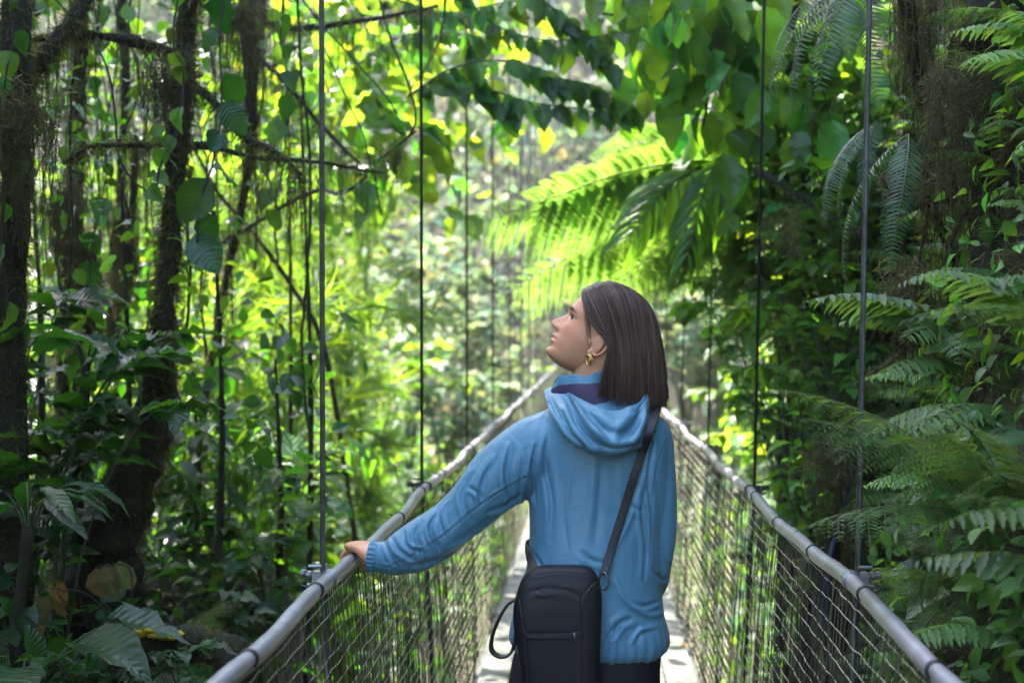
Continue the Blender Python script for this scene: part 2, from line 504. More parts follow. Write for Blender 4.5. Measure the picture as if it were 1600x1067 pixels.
# ---------------------------------------------------------------- jacket
prof = np.array([  # py, xl, xr, half depth, depth offset
    (604, 898, 974, .055, .005), (618, 884, 990, .066, .003), (630, 864, 1010, .078, 0), (645, 842, 1031, .092, 0), (664, 828, 1045, .106, 0),
    (690, 824, 1049, .117, 0), (740, 825, 1045, .122, 0), (800, 827, 1039, .124, 0), (860, 825, 1034, .128, 0),
    (920, 814, 1034, .135, 0), (960, 803, 1038, .142, 0), (985, 796, 1044, .147, 0), (1000, 794, 1046, .147, 0),
    (1010, 798, 1043, .142, 0), (1016, 806, 1034, .132, 0)])
pp = spline(prof, 70)
rings = []
for r in pp:
    c = W((r[1] + r[2]) / 2, r[0], D0 + r[4])
    rings.append(superring(c, (r[2] - r[1]) / 2 * S0, r[3], 72, 2.35))
VT, FT = loft(rings)
larm = np.array([(886, 684, 52, 0), (850, 698, 60, -.002), (812, 722, 58, -.006), (772, 753, 51, -.012), (742, 784, 45, -.016), (712, 813, 40, -.018), (672, 843, 40.5, -.02),
                 (640, 861, 38.5, -.02), (612, 870, 32, -.018), (596, 870, 26, -.016), (582, 869, 22, -.014)])
la = spline(larm, 50)
PL = np.array([W(a[0], a[1], D0 + a[3]) for a in la])
VA, QA, TA = tube(PL, la[:, 2] * S0, 40, True, ry=la[:, 2] * S0 * .96)
rarm = np.array([(1002, 672, 40, 0), (1018, 690, 38, 0), (1025, 735, 33.5, -.005), (1026, 800, 31, -.01), (1023, 860, 29, -.012), (1019, 895, 28, .01), (1014, 915, 27, .06), (1002, 925, 25, .13), (985, 932, 22, .19)])
ra = spline(rarm, 50)
PR = np.array([W(a[0], a[1], D0 + a[3]) for a in ra])
VB, QB, TB = tube(PR, ra[:, 2] * S0, 40, True)
b = MB(); b.add(VT, FT[0], FT[1]); b.add(VA, QA, TA); b.add(VB, QB, TB)
Vj, Fj, _, _ = b.arrays()
Vj, Fj, Nj = remesh(Vj, Fj, .0042, 16)
# broad rumples, then drawn folds, then the seams
px, py, dd = proj(Vj)
onarm = (px < 820)
armk = np.clip((835 - px) / 40, 0, 1)
def ridged(P, sd, f): return (1 - np.abs(vnoise(P, sd, f)) * 1.6).clip(-.2, 1) ** 3
tdir = (PL[-1] - PL[8]); tdir /= np.linalg.norm(tdir)
sal = (Vj - PL[8]) @ tdir
Pa = Vj + np.outer(sal, tdir) * .9                       # creases run across the sleeve
crease = -.0016 * ridged(Pa, 61, 2.4) * armk - .0006 * ridged(Pa, 62, 7) * armk
Pt = Vj * np.array([1, 1, .40])
crease += (-.0030 * ridged(Pt, 63, 2.6) - .0008 * ridged(Pt, 64, 8)) * (1 - armk)
low = np.clip((py - 850) / 120, 0, 1) * (1 - armk)
crease += -.0012 * ridged(Vj * np.array([.6, .6, 1.2]), 65, 2.6) * low
broad = crease + .0045 * vnoise(Vj * np.array([1, 1, .45]), 3, 4.5) + .0012 * vnoise(Vj * np.array([1, 1, .5]), 4, 12)
hemf = np.clip((py - 955) / 50, 0, 1)
ang = np.arctan2((Vj - FEET) @ FW, (Vj - FEET) @ RT)
broad += hemf * (.0010 * np.sin(ang * 17 + 1.2 * np.sin(ang * 5)) + .0012 * np.sin(ang * 41)) * (py > 950)
Vj = Vj + Nj * (broad * np.clip((py - 600) / 30, 0, 1))[:, None]
LINES = [
    # back
    ([(858, 676), (852, 720), (862, 790), (858, 850)], 9, .008), ([(893, 722), (886, 790), (894, 860)], 8, .005),
    ([(838, 690), (832, 740), (838, 792)], 6, .010), ([(940, 716), (936, 780), (930, 850)], 12, .004),
    ([(1000, 760), (985, 810), (958, 862)], 11, .006), ([(1012, 740), (1004, 800), (1010, 860), (1006, 910)], 7, .010),
    ([(1022, 690), (1014, 740), (1016, 800)], 6, .008), ([(960, 900), (975, 935), (1010, 960), (1040, 958)], 9, .008),
    ([(984, 940), (1008, 946), (1030, 938)], 6, .006), ([(955, 1000), (968, 975), (990, 965)], 8, .009),
    ([(985, 1008), (1000, 985), (1028, 978)], 8, .008), ([(945, 1012), (952, 990), (962, 975)], 5, .006),
    ([(835, 865), (846, 885), (852, 900)], 6, .007), ([(806, 960), (812, 985), (808, 1010)], 6, .008), ([(905, 860), (925, 875), (950, 880)], 8, .005),
    ([(970, 770), (985, 790), (1008, 800)], 8, .005), ([(1030, 850), (1042, 875), (1050, 880)], 6, .007), ([(1020, 890), (1035, 905), (1048, 900)], 6, .007),
    # sleeve
    ([(800, 690), (792, 740), (800, 790)], 9, .010), ([(826, 700), (820, 750), (812, 800)], 7, .012), ([(778, 712), (756, 750), (752, 790)], 9, .009),
    ([(742, 735), (722, 775), (735, 818)], 8, .008), ([(705, 778), (690, 800), (700, 838)], 7, .011), ([(684, 800), (672, 826), (688, 862)], 6, .012),
    ([(660, 812), (650, 838), (668, 882)], 7, .010), ([(636, 826), (640, 850), (668, 858)], 6, .010), ([(612, 838), (622, 858), (648, 876)], 6, .011),
    ([(600, 846), (610, 868), (622, 892)], 5, .008), ([(700, 860), (740, 836), (780, 806)], 8, .008), ([(640, 884), (680, 876), (720, 858)], 8, .007),
    ([(760, 800), (790, 790), (818, 770)], 7, .008), ([(596, 880), (612, 884), (626, 890)], 4, .006), ([(726, 760), (742, 766), (756, 782)], 6, .006)]
SEAMS = [([(822, 744), (780, 768), (735, 800), (690, 838), (645, 866), (606, 886)], 1.5, .0036),
         ([(852, 640), (838, 690), (828, 740), (826, 800)], 1.5, .0034), ([(1040, 690), (1024, 740), (1018, 800), (1016, 880)], 1.6, .0022)]
for k in range(2):
    Nj = normals(Vj, Fj); Vj = fold(Vj, Nj, [(p, w_ * .62, d_ * .50) for p, w_, d_ in LINES], SEAMS if k else ())
jacket = link('jacket', new_mesh('jacket', Vj, Fj, M_JACKET), person, PO)
JB = BVHTree.FromPolygons([tuple(v) for v in Vj], [tuple(f) for F_ in Fj for f in F_])
def on_jacket(px, py, off, default):
    d = Vector(W(px, py, 1.0) - CAM)
    L_ = d.length
    h = JB.ray_cast(Vector(CAM), d.normalized(), 10)
    return (h[3] / L_ if h[0] is not None else default) - off

# elastic cuff
n = 16; t = np.linspace(0, 1, n)
ca = np.array([W(588, 869.5, D0 - .014), W(575, 868, D0 - .013)])
Pc = ca[0] + (ca[1] - ca[0]) * t[:, None]
T_, N_, B_ = frames(Pc)
m = 120; a = np.arange(m) / m * 2 * math.pi
rr = (22 + 1.5 * np.sin(t * math.pi))[:, None] * S0 * (1 + .055 * np.sin(a * 17 + 2 * np.sin(a * 3))[None] * np.sin(t * math.pi)[:, None] ** .5) * (1 + .03 * np.sin(t * 9 * math.pi))[:, None]
rr[-1] *= .88
Vc = (Pc[:, None] + (np.cos(a) * rr)[..., None] * N_[:, None] + (np.sin(a) * rr)[..., None] * B_[:, None]).reshape(-1, 3)
link('cuff', new_mesh('cuff', Vc, gridfaces(n, m, True), M_JACKET), jacket, (0, 0, 0))

# hood lying on the back
H = [  # rows from the neck over the rim and down the outside; columns from the left front round the back
    [(888, 606, .03), (893, 622, -.02), (908, 640, -.06), (934, 660, -.085), (964, 664, -.09), (990, 652, -.07), (1004, 632, -.03), (1004, 612, .03)],
    [(880, 600, .03), (886, 612, -.03), (903, 621, -.085), (932, 636, -.125), (964, 643, -.135), (992, 632, -.115), (1008, 614, -.06), (1008, 602, .03)],
    [(874, 600, .03), (884, 612, -.045), (901, 623, -.105), (930, 640, -.145), (964, 648, -.155), (996, 637, -.13), (1013, 618, -.07), (1012, 604, .03)],
    [(864, 603, .02), (874, 622, -.07), (892, 643, -.135), (922, 664, -.172), (962, 673, -.186), (996, 662, -.155), (1013, 640, -.09), (1013, 615, .01)],
    [(856, 607, .01), (866, 634, -.08), (884, 662, -.145), (914, 688, -.178), (958, 698, -.19), (994, 688, -.162), (1012, 662, -.098), (1015, 628, 0)],
    [(850, 611, 0), (860, 640, -.085), (877, 670, -.135), (908, 701, -.162), (954, 713, -.168), (992, 704, -.148), (1009, 684, -.098), (1016, 638, -.01)],
    [(852, 614, 0), (864, 640, -.065), (882, 670, -.105), (910, 697, -.125), (954, 707, -.13), (990, 698, -.118), (1005, 680, -.075), (1012, 640, 0)]]
H = np.array([[W(p[0], p[1], D0 + p[2]) for p in row] for row in H])
g1 = np.stack([spline(H[i], 90) for i in range(len(H))]); g2 = np.stack([spline(g1[:, j], 64) for j in range(90)], 1)
Vh = g2.reshape(-1, 3); Fh = [gridfaces(64, 90)]
HL = [([(888, 628), (905, 668), (940, 704)], 6, .012), ([(900, 632), (922, 664), (955, 694)], 6, .012), ([(915, 640), (940, 668), (958, 690)], 8, .008),
      ([(878, 640), (892, 674), (915, 700)], 6, .010), ([(1010, 630), (1004, 660), (985, 696)], 6, .012), ([(1000, 640), (985, 668), (966, 694)], 9, .008),
      ([(925, 690), (962, 700), (1004, 690)], 4, .005), ([(886, 613), (893, 622), (904, 640)], 5, .012), ([(860, 622), (872, 648), (884, 668)], 4, .006), ([(930, 660), (965, 676), (1000, 664)], 10, .008)]
for k in range(2):
    Nh = normals(Vh, Fh)
    if k == 0 and np.sum(Nh * (CAM - Vh)) < 0: Fh = [Fh[0][:, ::-1]]; Nh = -Nh
    Vh = fold(Vh, Nh, [(p, w_, d_ * .6) for p, w_, d_ in HL], [([(884, 617), (903, 628), (932, 644), (964, 652), (995, 641), (1011, 622)], 1.6, .002), ([(855, 622), (866, 652), (884, 680), (912, 702), (956, 712), (1003, 703)], 1.5, .0018)] if k else ())
Vh = Vh + Nh * (.0022 * vnoise(Vh, 8, 11))[:, None]
hood = link('hood', new_mesh('hood', Vh, Fh, M_JACKET), jacket)
sm = hood.modifiers.new('thickness', 'SOLIDIFY'); sm.thickness = .004; sm.offset = -1

# standing collar, purple inside
m = 72; a = np.arange(m) / m * 2 * math.pi
def cring(cx_, cy_, rx, rd, tilt):
    return np.array([W(cx_ + rx * math.cos(q), cy_ - tilt * math.sin(q), D0 + .012 + rd * math.sin(q)) for q in a])
o0, o1, o2 = cring(928, 640, 66, .095, 10), cring(921, 618, 62, .090, -8), cring(919, 601, 57, .082, -15)
wob = np.stack([0 * a, 0 * a, .004 * np.sin(a * 5 + 1) + .002 * np.sin(a * 9)], -1)
o2 = o2 + wob
i2, i1, i0 = cring(919, 601, 54, .078, -15) + wob + [0, 0, -.001], cring(922, 622, 52, .075, -8), cring(928, 646, 52, .075, 10)
top = (o2 + i2) / 2 + [0, 0, .003]
Rr = np.stack([o0, o1, o2, top, i2, i1, i0])
Rr = np.stack([spline(Rr[:, j], 40) for j in range(m)], 1)
Fc = gridfaces(40, m, True); mi = ((np.arange(39)[:, None] > 18) | (np.arange(39)[:, None] < 9)).repeat(m, 1).ravel().astype(int)
Vc = Rr.reshape(-1, 3); Nn_ = normals(Vc, [Fc]); Vc = Vc + Nn_ * (.0016 * vnoise(Vc, 2, 16))[:, None]
link('collar', new_mesh('collar', Vc, Fc, [M_JACKET, M_PURPLE], midx=mi), jacket)

# ---------------------------------------------------------------- head (forward, up, towards the lens)
PITCH, HYAW = R(29), R(6)
HC = W(934, 529, D0)
hF = -RT * math.cos(HYAW) + FW * math.sin(HYAW)
hL = np.cross(UP, hF)                       # her left, towards the lens
hF2 = hF * math.cos(PITCH) + UP * math.sin(PITCH)
hU = np.cross(hF2, hL)
def HH(f, u, l): return HC + np.multiply.outer(f, hF2) + np.multiply.outer(u, hU) + np.multiply.outer(l, hL)
tab = np.array([  # up, front, back, half width
    (.131, -.002, -.010, .004), (.128, .028, -.038, .030), (.118, .052, -.066, .050), (.100, .071, -.083, .063), (.080, .083, -.090, .069), (.060, .0905, -.0925, .0725),
    (.042, .0955, -.0925, .0735), (.030, .0955, -.091, .0725), (.020, .0905, -.089, .0715), (.008, .0885, -.085, .0705), (-.008, .0900, -.079, .0685), (-.022, .0925, -.070, .066),
    (-.034, .0940, -.060, .0625), (-.046, .0955, -.050, .0590), (-.056, .0945, -.042, .0560), (-.068, .0925, -.034, .0520), (-.080, .0945, -.024, .0460), (-.090, .0915, -.012, .0390),
    (-.097, .0820, .004, .0300), (-.103, .064, .022, .016), (-.105, .046, .040, .004)])
us = np.linspace(tab[0, 0], tab[-1, 0], 200)
tt = np.interp(us, tab[::-1, 0], np.linspace(len(tab) - 1, 0, len(tab)))
E = spline(tab, 2000); o_ = np.argsort(E[:, 0])
ff, bb, ww = (np.interp(us, E[o_, 0], E[o_, k]) for k in (1, 2, 3))
m = 160; a = np.arange(m) / m * 2 * math.pi
mid = (ff + bb) / 2 * .6 + bb * .4 * 0 + (ff + bb) / 2 * .4
ca, sa = np.cos(a), np.sin(a)
f_ = np.where(ca > 0, np.sign(ca) * np.abs(ca) ** .92, ca)[None] * np.where(ca[None] > 0, (ff - mid)[:, None], (mid - bb)[:, None]) + mid[:, None]
l_ = (np.sign(sa) * np.abs(sa) ** .9)[None] * ww[:, None]
u_ = np.repeat(us[:, None], m, 1)
front = np.clip(ca, 0, 1)[None] ** .5
def gs(x, s): return np.exp(-(x / s) ** 2)
# nose
un = np.array([.030, .022, .012, .000, -.010, -.017, -.022, -.027, -.031, -.035]); nh = np.array([0, .002, .0095, .0185, .0265, .0300, .0285, .0190, .0070, 0])
nsw = np.array([.011, .008, .0085, .0095, .0115, .0135, .0145, .0145, .013, .012])
NH_ = np.interp(u_, un[::-1], nh[::-1]); NS = np.interp(u_, un[::-1], nsw[::-1])
isf = (ca[None] > 0.2)
f_ = f_ + isf * NH_ * np.exp(-np.abs(l_ / NS) ** 2.2)
# nostril wings, lips, chin, sockets, brow ridge, cheek
for s in (-1, 1):
    f_ = f_ + isf * .007 * gs(l_ - s * .0135, .0055) * gs(u_ + .024, .0065)
    f_ = f_ - isf * .0105 * gs(l_ - s * .031, .0145) * gs(u_ - .017, .0105)
    f_ = f_ + isf * .0050 * gs(l_ - s * .030, .018) * gs(u_ - .036, .007)
    f_ = f_ + isf * .0045 * gs(l_ - s * .040, .02) * gs(u_ + .012, .018)
    f_ = f_ + isf * .0072 * gs(l_ - s * .032, .013) * gs(u_ - .0225, .0042)   # upper lid
    f_ = f_ + isf * .0056 * gs(l_ - s * .032, .013) * gs(u_ - .0100, .0040)
f_ = f_ + isf * .0085 * gs(l_, .018) * gs(u_ + .0435, .0055)          # upper lip
f_ = f_ + isf * .0080 * gs(l_, .017) * gs(u_ + .0575, .0060)          # lower lip
f_ = f_ - isf * .0065 * gs(l_, .019) * gs(u_ + .0507, .0022)          # parted mouth
f_ = f_ - isf * .0045 * gs(l_, .016) * gs(u_ + .0685, .0055)
f_ = f_ + isf * .0060 * gs(l_, .018) * gs(u_ + .086, .011)            # chin
Vhd = HH(f_, u_, l_).reshape(-1, 3)
Fhd = loft(Vhd.reshape(200, m, 3))
# neck
nk = np.array([HH(-.034, -.02, 0), HH(-.030, -.055, 0), W(929, 590, D0 + .0), W(932, 622, D0), W(934, 660, D0)])
nk = spline(nk, 24)
VN, QN, TN = tube(nk, np.interp(np.arange(24), [0, 8, 16, 23], [.058, .055, .056, .066]), 36)
# ears
EB = MB()
for s in (-1, 1):
    ec = np.array([-.004, -.012, .0665 * s])
    q = np.linspace(-.15, 1.72 * math.pi, 26)
    rim = np.stack([-.004 + ec[0] - .0165 * np.sin(q) * (1 + .1 * np.cos(q)) - .006, ec[1] + .0275 * np.cos(q) + .002, ec[2] + s * (.012 + .006 * np.sin(q))], -1)
    EB.tube(HH(rim[:, 0], rim[:, 1], rim[:, 2]), .0036, 8)
    q2 = np.linspace(.2, 2.6, 12)
    an = np.stack([ec[0] - .009 * np.sin(q2) - .006, ec[1] + .014 * np.cos(q2) + .003, np.full(12, ec[2] + s * .010)], -1)
    EB.tube(HH(an[:, 0], an[:, 1], an[:, 2]), .0028, 8)
    th, ph = np.meshgrid(np.linspace(0, math.pi, 12), np.linspace(0, 2 * math.pi, 20, endpoint=False), indexing='ij')
    for cf, cu, rx, ru, rl, lo in ((-.010, -.010, .015, .026, .0055, .007), (-.003, -.036, .0078, .0095, .0058, .008), (.007, -.014, .005, .008, .006, .006)):
        Ve = HH(cf + rx * np.sin(th) * np.cos(ph), cu + ru * np.cos(th), ec[2] + s * lo + rl * np.sin(th) * np.sin(ph)).reshape(-1, 3)
        EB.add(Ve, gridfaces(12, 20, True))
# ---------------------------------------------------------------- left hand on the rail, built from palm and five fingers
rl_c = rail_pt(-1, 3.215)
hdir = np.array([-.80, .60, 0]); hper = np.array([.60, .80, 0])
HB = MB()
wrist = W(583, 869, D0 - .014)
rail_dir = np.array([0, 1.0, 0])
top = rl_c + np.array([0, 0, .0158])
# palm: from the wrist to the knuckles, lying on top of the hose
kn = top + np.array([.006, 0, .0130])
pal = spline([wrist + [.02, 0, 0], wrist, wrist * .5 + kn * .5 + [0, 0, .006], kn + [-.004, 0, 0]], 18)
hw_ = np.interp(np.linspace(0, 1, 18), [0, .35, .75, 1], [.024, .026, .036, .034]); ht_ = np.interp(np.linspace(0, 1, 18), [0, .35, .75, 1], [.0185, .0175, .0145, .011])
for k in range(17):
    pass
T_, N_, B_ = frames(pal)
yv = hper
ringsP = []
for k in range(18):
    t_ = T_[k]; y_ = yv - t_ * (yv @ t_); y_ /= np.linalg.norm(y_); z_ = np.cross(t_, y_)
    q = np.arange(28) / 28 * 2 * math.pi
    e = 2.5
    ringsP.append(pal[k] + np.outer(np.sign(np.cos(q)) * np.abs(np.cos(q)) ** (2 / e) * hw_[k], y_) + np.outer(np.sign(np.sin(q)) * np.abs(np.sin(q)) ** (2 / e) * ht_[k], z_))
VP, FP = loft(ringsP); HB.add(VP, FP[0], FP[1])
lens = (.040, .025, .019)
for i, (oy, sc, rad) in enumerate(((-.029, .80, .0076), (-.0095, .95, .0084), (.0105, 1.0, .0088), (.0300, .93, .0086))):
    base = kn - hdir * .006 + hper * oy + np.array([0, 0, -.003 - .002 * abs(i - 2)])
    ang_ = R(18 + 3 * i) ; pts = [base - hdir * .014 + [0, 0, .002], base]
    p = base.copy(); al = R(-20 - 4 * (3 - i))
    for j, ln in enumerate(lens):
        p = p + (hdir * math.cos(al) + hper * (.03 * (i - 1.5)) + np.array([0, 0, math.sin(al)])) * ln * sc
        pts.append(p.copy()); al -= R((58, 56, 34)[j] + (4 if i == 0 else 0))
    P = spline(pts, 26)
    q = np.linspace(0, 1, 26)
    rr = rad * np.interp(q, [0, .3, .42, .6, .72, .85, .96, 1], [1.05, 1.12, .98, 1.06, .93, .95, .80, .45])
    v, f, t_ = tube(P, rr, 14); HB.add(v, f, t_)
# thumb goes under the hose on the near inside of the rail
tb = [wrist * .55 + kn * .45 + [.0, .018, -.006], rl_c + [.030, .026, .014], rl_c + [.034, .034, -.010], rl_c + [.020, .038, -.032], rl_c + [.004, .038, -.036]]
P = spline(tb, 24); v, f, t_ = tube(P, np.interp(np.linspace(0, 1, 24), [0, .4, .7, .95, 1], [.014, .0112, .0098, .008, .004]), 14); HB.add(v, f, t_)
# forearm inside the sleeve, upper arm, torso and legs: the rest of the one body
b = MB()
b.add(Vhd, Fhd[1][0]) if False else b.add(*[Fhd[0], Fhd[1][0], Fhd[1][1]])
b.add(VN, QN, TN)
v, f, _, _ = EB.arrays(); b.add(v, f[0], f[1])
v, f, _, _ = HB.arrays(); b.add(v, f[0], f[1])
arm = spline([W(870, 690, D0), W(800, 735, D0 - .004), W(715, 815, D0 - .018), W(640, 858, D0 - .02), wrist + [.012, 0, 0], wrist], 40)
v, f, t_ = tube(arm, np.interp(np.linspace(0, 1, 40), [0, .2, .5, .7, .95, 1], [.046, .040, .030, .027, .0185, .019]), 24); b.add(v, f, t_)
arm = spline([W(1000, 690, D0), W(1024, 740, D0), W(1023, 860, D0 - .008), W(1016, 910, D0 + .05), W(985, 930, D0 + .16)], 40)
v, f, t_ = tube(arm, np.interp(np.linspace(0, 1, 40), [0, .3, .6, .8, 1], [.046, .040, .034, .032, .022]), 24); b.add(v, f, t_)
pb = np.array([(612, 900, 972, .05), (650, 862, 1008, .075), (690, 842, 1026, .09), (760, 848, 1020, .098), (850, 858, 1008, .092), (940, 842, 1022, .108), (1010, 836, 1028, .115), (1060, 842, 1022, .095), (1080, 870, 1000, .06)])
pp = spline(pb, 40)
v, F_ = loft([superring(W((r[1] + r[2]) / 2, r[0], D0), (r[2] - r[1]) / 2 * S0, r[3], 48, 2.3) for r in pp]); b.add(v, F_[0], F_[1])
for s in (-1, 1):
    hip = W(932 + s * 46, 1030, D0); ank = np.array([FEET[0] + s * .085, FEET[1] + .02 * s, .09])
    kne = (hip + ank) / 2 + [0, .03, .02]
    v, f, t_ = tube(spline([hip, kne, ank, ank - [0, 0, .05]], 30), np.interp(np.linspace(0, 1, 30), [0, .33, .5, .66, 1], [.08, .058, .048, .036, .034]), 24); b.add(v, f, t_)
    v, f, t_ = tube(spline([ank - [0, .03, .04], ank + [0, .06, -.055], ank + [0, .13, -.07]], 12), [.03] * 6 + [.028, .027, .026, .024, .02, .012], 16); b.add(v, f, t_)
Vb, Fb, _, _ = b.arrays()
Vb, Fb, Nb = remesh(Vb, Fb, .0021, 2, factor=.4)
# natural skin colour: lips, brow, cheek, nails
q = Vb - HC; hf, hu, hl = q @ hF2, q @ hU, q @ hL
tint = np.ones((len(Vb), 3))
face = (hf > .05) & (np.abs(hl) < .08) & (hu > -.12) & (hu < .14)
def mixc(mask, col):
    global tint
    k = np.clip(mask, 0, 1)[:, None] * face[:, None]
    tint = tint * (1 - k) + tint * np.asarray(col) * k
mixc(.9 * np.clip(1.3 * gs(hl, .021) * (gs(hu + .0435, .0055) + gs(hu + .0575, .006)) - .15, 0, 1), (.78, .45, .45))
for s in (-1, 1):
    mixc(1.0 * np.clip(2.2 * gs(hl - s * (.030), .017) * gs(hu - .0365 + .25 * (np.abs(hl) - .03) ** 1, .0042) - .25, 0, 1), (.16, .13, .11))
    mixc(np.clip(1.8 * gs(hl - s * .032, .0145) * gs(hu - .0185, .0026) - .2, 0, 1) * (hf < .095), (.22, .17, .15))
    mixc(.6 * gs(hl - s * .045, .018) * gs(hu + .012, .016), (1.0, .80, .76))
mixc(.5 * gs(hl, .014) * gs(hu + .016, .012), (1.0, .80, .74))
body = link('body', new_mesh('body', Vb, Fb, M_SKIN, tint=tint), person, PO)
# eyes
for s in (-1, 1):
    ec = (.0695, .0165, s * .0310); r = .0122
    th, ph = np.meshgrid(np.linspace(0, math.pi, 20), np.linspace(0, 2 * math.pi, 28, endpoint=False), indexing='ij')
    Fq = gridfaces(20, 28, True)
    Ve = HH(ec[0] + r * np.cos(th), ec[1] + r * np.sin(th) * np.sin(ph), ec[2] + r * np.sin(th) * np.cos(ph)).reshape(-1, 3)
    link('eye', new_mesh('eye', Ve, Fq, [M_EYE, M_IRIS], midx=((np.arange(19)[:, None] < 6).repeat(28, 1)).ravel().astype(int)), body)
    lb = MB()
    for k in range(16):
        q = (k - 7.5) / 7.5
        p0 = np.array([ec[0] + .0135 - .004 * q * q, ec[1] + .0055 - .002 * q * q, ec[2] + q * .0125])
        P = spline([HH(*p0), HH(*(p0 + [.004, -.001, q * .001])), HH(*(p0 + [.0078, .003, q * .0025]))], 6)
        lb.tube(P, [.0006, .0006, .0005, .0004, .0003, .0001], 4)
    lb.build('eyelashes', M_HAIR, body)
# earring
ear = MB()
hc = W(918.5, 562, D0 - .086); q = np.linspace(0, 2 * math.pi, 40)
dirx = RT * .62 - FW * .78
ear.tube(hc + np.outer(np.cos(q) * .0085, dirx) + np.outer(np.sin(q) * .0122, UP), .0023, 8, False)
dirx2 = RT * .9 - FW * .42
ear.tube(hc + RT * .003 + np.outer(np.cos(q) * .0080, dirx2) + np.outer(np.sin(q) * .0115, UP), .0019, 8, False)
ear.build('earring', M_GOLD, person, loc=PO)

# ---------------------------------------------------------------- hair
G = [[(913, 456, -.004), (915, 476, -.052), (921, 500, -.070), (936, 519, -.082), (949, 534, -.094), (949, 562, -.092), (938, 592, -.085), (932, 622, -.078)],
     [(920, 450, -.004), (930, 472, -.052), (942, 500, -.074), (955, 528, -.088), (958, 558, -.094), (953, 590, -.092), (949, 628, -.086)],
     [(932, 445, -.002), (950, 466, -.050), (964, 500, -.078), (970, 532, -.088), (972, 566, -.091), (970, 602, -.090), (966, 640, -.086)],
     [(946, 442, 0), (972, 460, -.042), (990, 498, -.070), (997, 535, -.080), (1000, 572, -.082), (1001, 608, -.082), (998, 645, -.080)],
     [(958, 443, .002), (992, 462, -.028), (1012, 505, -.050), (1020, 550, -.058), (1024, 590, -.060), (1025, 618, -.060), (1023, 645, -.058)],
     [(964, 446, .006), (1004, 470, -.004), (1024, 512, -.015), (1032, 555, -.022), (1035, 592, -.025), (1036, 616, -.026), (1037, 638, -.026)],
     [(964, 448, .012), (1006, 474, .03), (1026, 518, .035), (1033, 560, .036), (1035, 596, .036), (1035, 618, .036), (1033, 638, .036)],
     [(952, 447, .02), (990, 478, .065), (1008, 525, .084), (1014, 565, .086), (1016, 600, .086), (1014, 640, .080)],
     [(935, 447, .02), (955, 480, .074), (966, 525, .092), (968, 570, .092), (966, 605, .088), (962, 632, .082)],
     [(918, 454, .02), (926, 480, .066), (936, 510, .082), (944, 545, .088), (946, 585, .084), (942, 620, .078)]]
NG = 14
Gw = np.array([spline([W(p[0], p[1], D0 + p[2]) for p in gd], NG) for gd in G])
GG = np.stack([spline(Gw[:, j], 120) for j in range(NG)], 1)            # 120 across, NG along
GF = np.stack([spline(GG[i], 40) for i in range(120)])
cen = W(965, 545, D0)
SK = BVHTree.FromPolygons([tuple(x) for x in Fhd[0]], [tuple(q) for q in Fhd[1][0]])
for it in range(3):
    for i in range(120):
        for j in range(40):
            h = SK.find_nearest(Vector(GF[i, j]))
            nn = np.array(h[0]) - HC; dv = GF[i, j] - np.array(h[0]); nr = np.array(h[1])
            if nr @ nn < 0: nr = -nr
            gap = .011 if j > 3 else .008
            sd = dv @ nr
            if sd < gap: GF[i, j] += nr * (gap - sd)
    for k in range(4):
        GF[1:-1, 1:] = (GF[1:-1, 1:] * 2 + GF[:-2, 1:] + GF[2:, 1:]) / 4
        GF[:, 1:-1] = (GF[:, 1:-1] * 2 + GF[:, :-2] + GF[:, 2:]) / 4
Vs = GF.reshape(-1, 3)
nrm = normals(Vs, [gridfaces(120, 40)])
if np.sum(nrm * (Vs - cen)) < 0: nrm = -nrm
Vs2 = Vs - nrm * .006
strand_noise = .0016 * np.sin(np.repeat(np.arange(120), 40) * 1.9 + np.tile(np.arange(40), 120) * .05)
hb = MB(); gf_ = gridfaces(120, 40); gf_ = gf_[(np.arange(len(gf_)) % 39) < 36]; hb.add(Vs2 + nrm * strand_noise[:, None], gf_, tint=(.8, .8, .8))
nrmG = nrm.reshape(120, 40, 3)
lock = (.0030 * np.sin(np.arange(120)[:, None] * .55 + 1.5 * np.sin(np.arange(40)[None] * .11)) + .0022 * np.sin(np.arange(120)[:, None] * 1.27 + 2.0 * np.cos(np.arange(40)[None] * .09))) * np.linspace(.2, 1, 40)[None]
GF = GF + nrmG * lock[..., None]
g = np.random.default_rng(11)
sV, sQ, sT, base = [], [], [], 0
NS_ = 3600
NP = 18
clump_c = g.uniform(0, 119, 150)
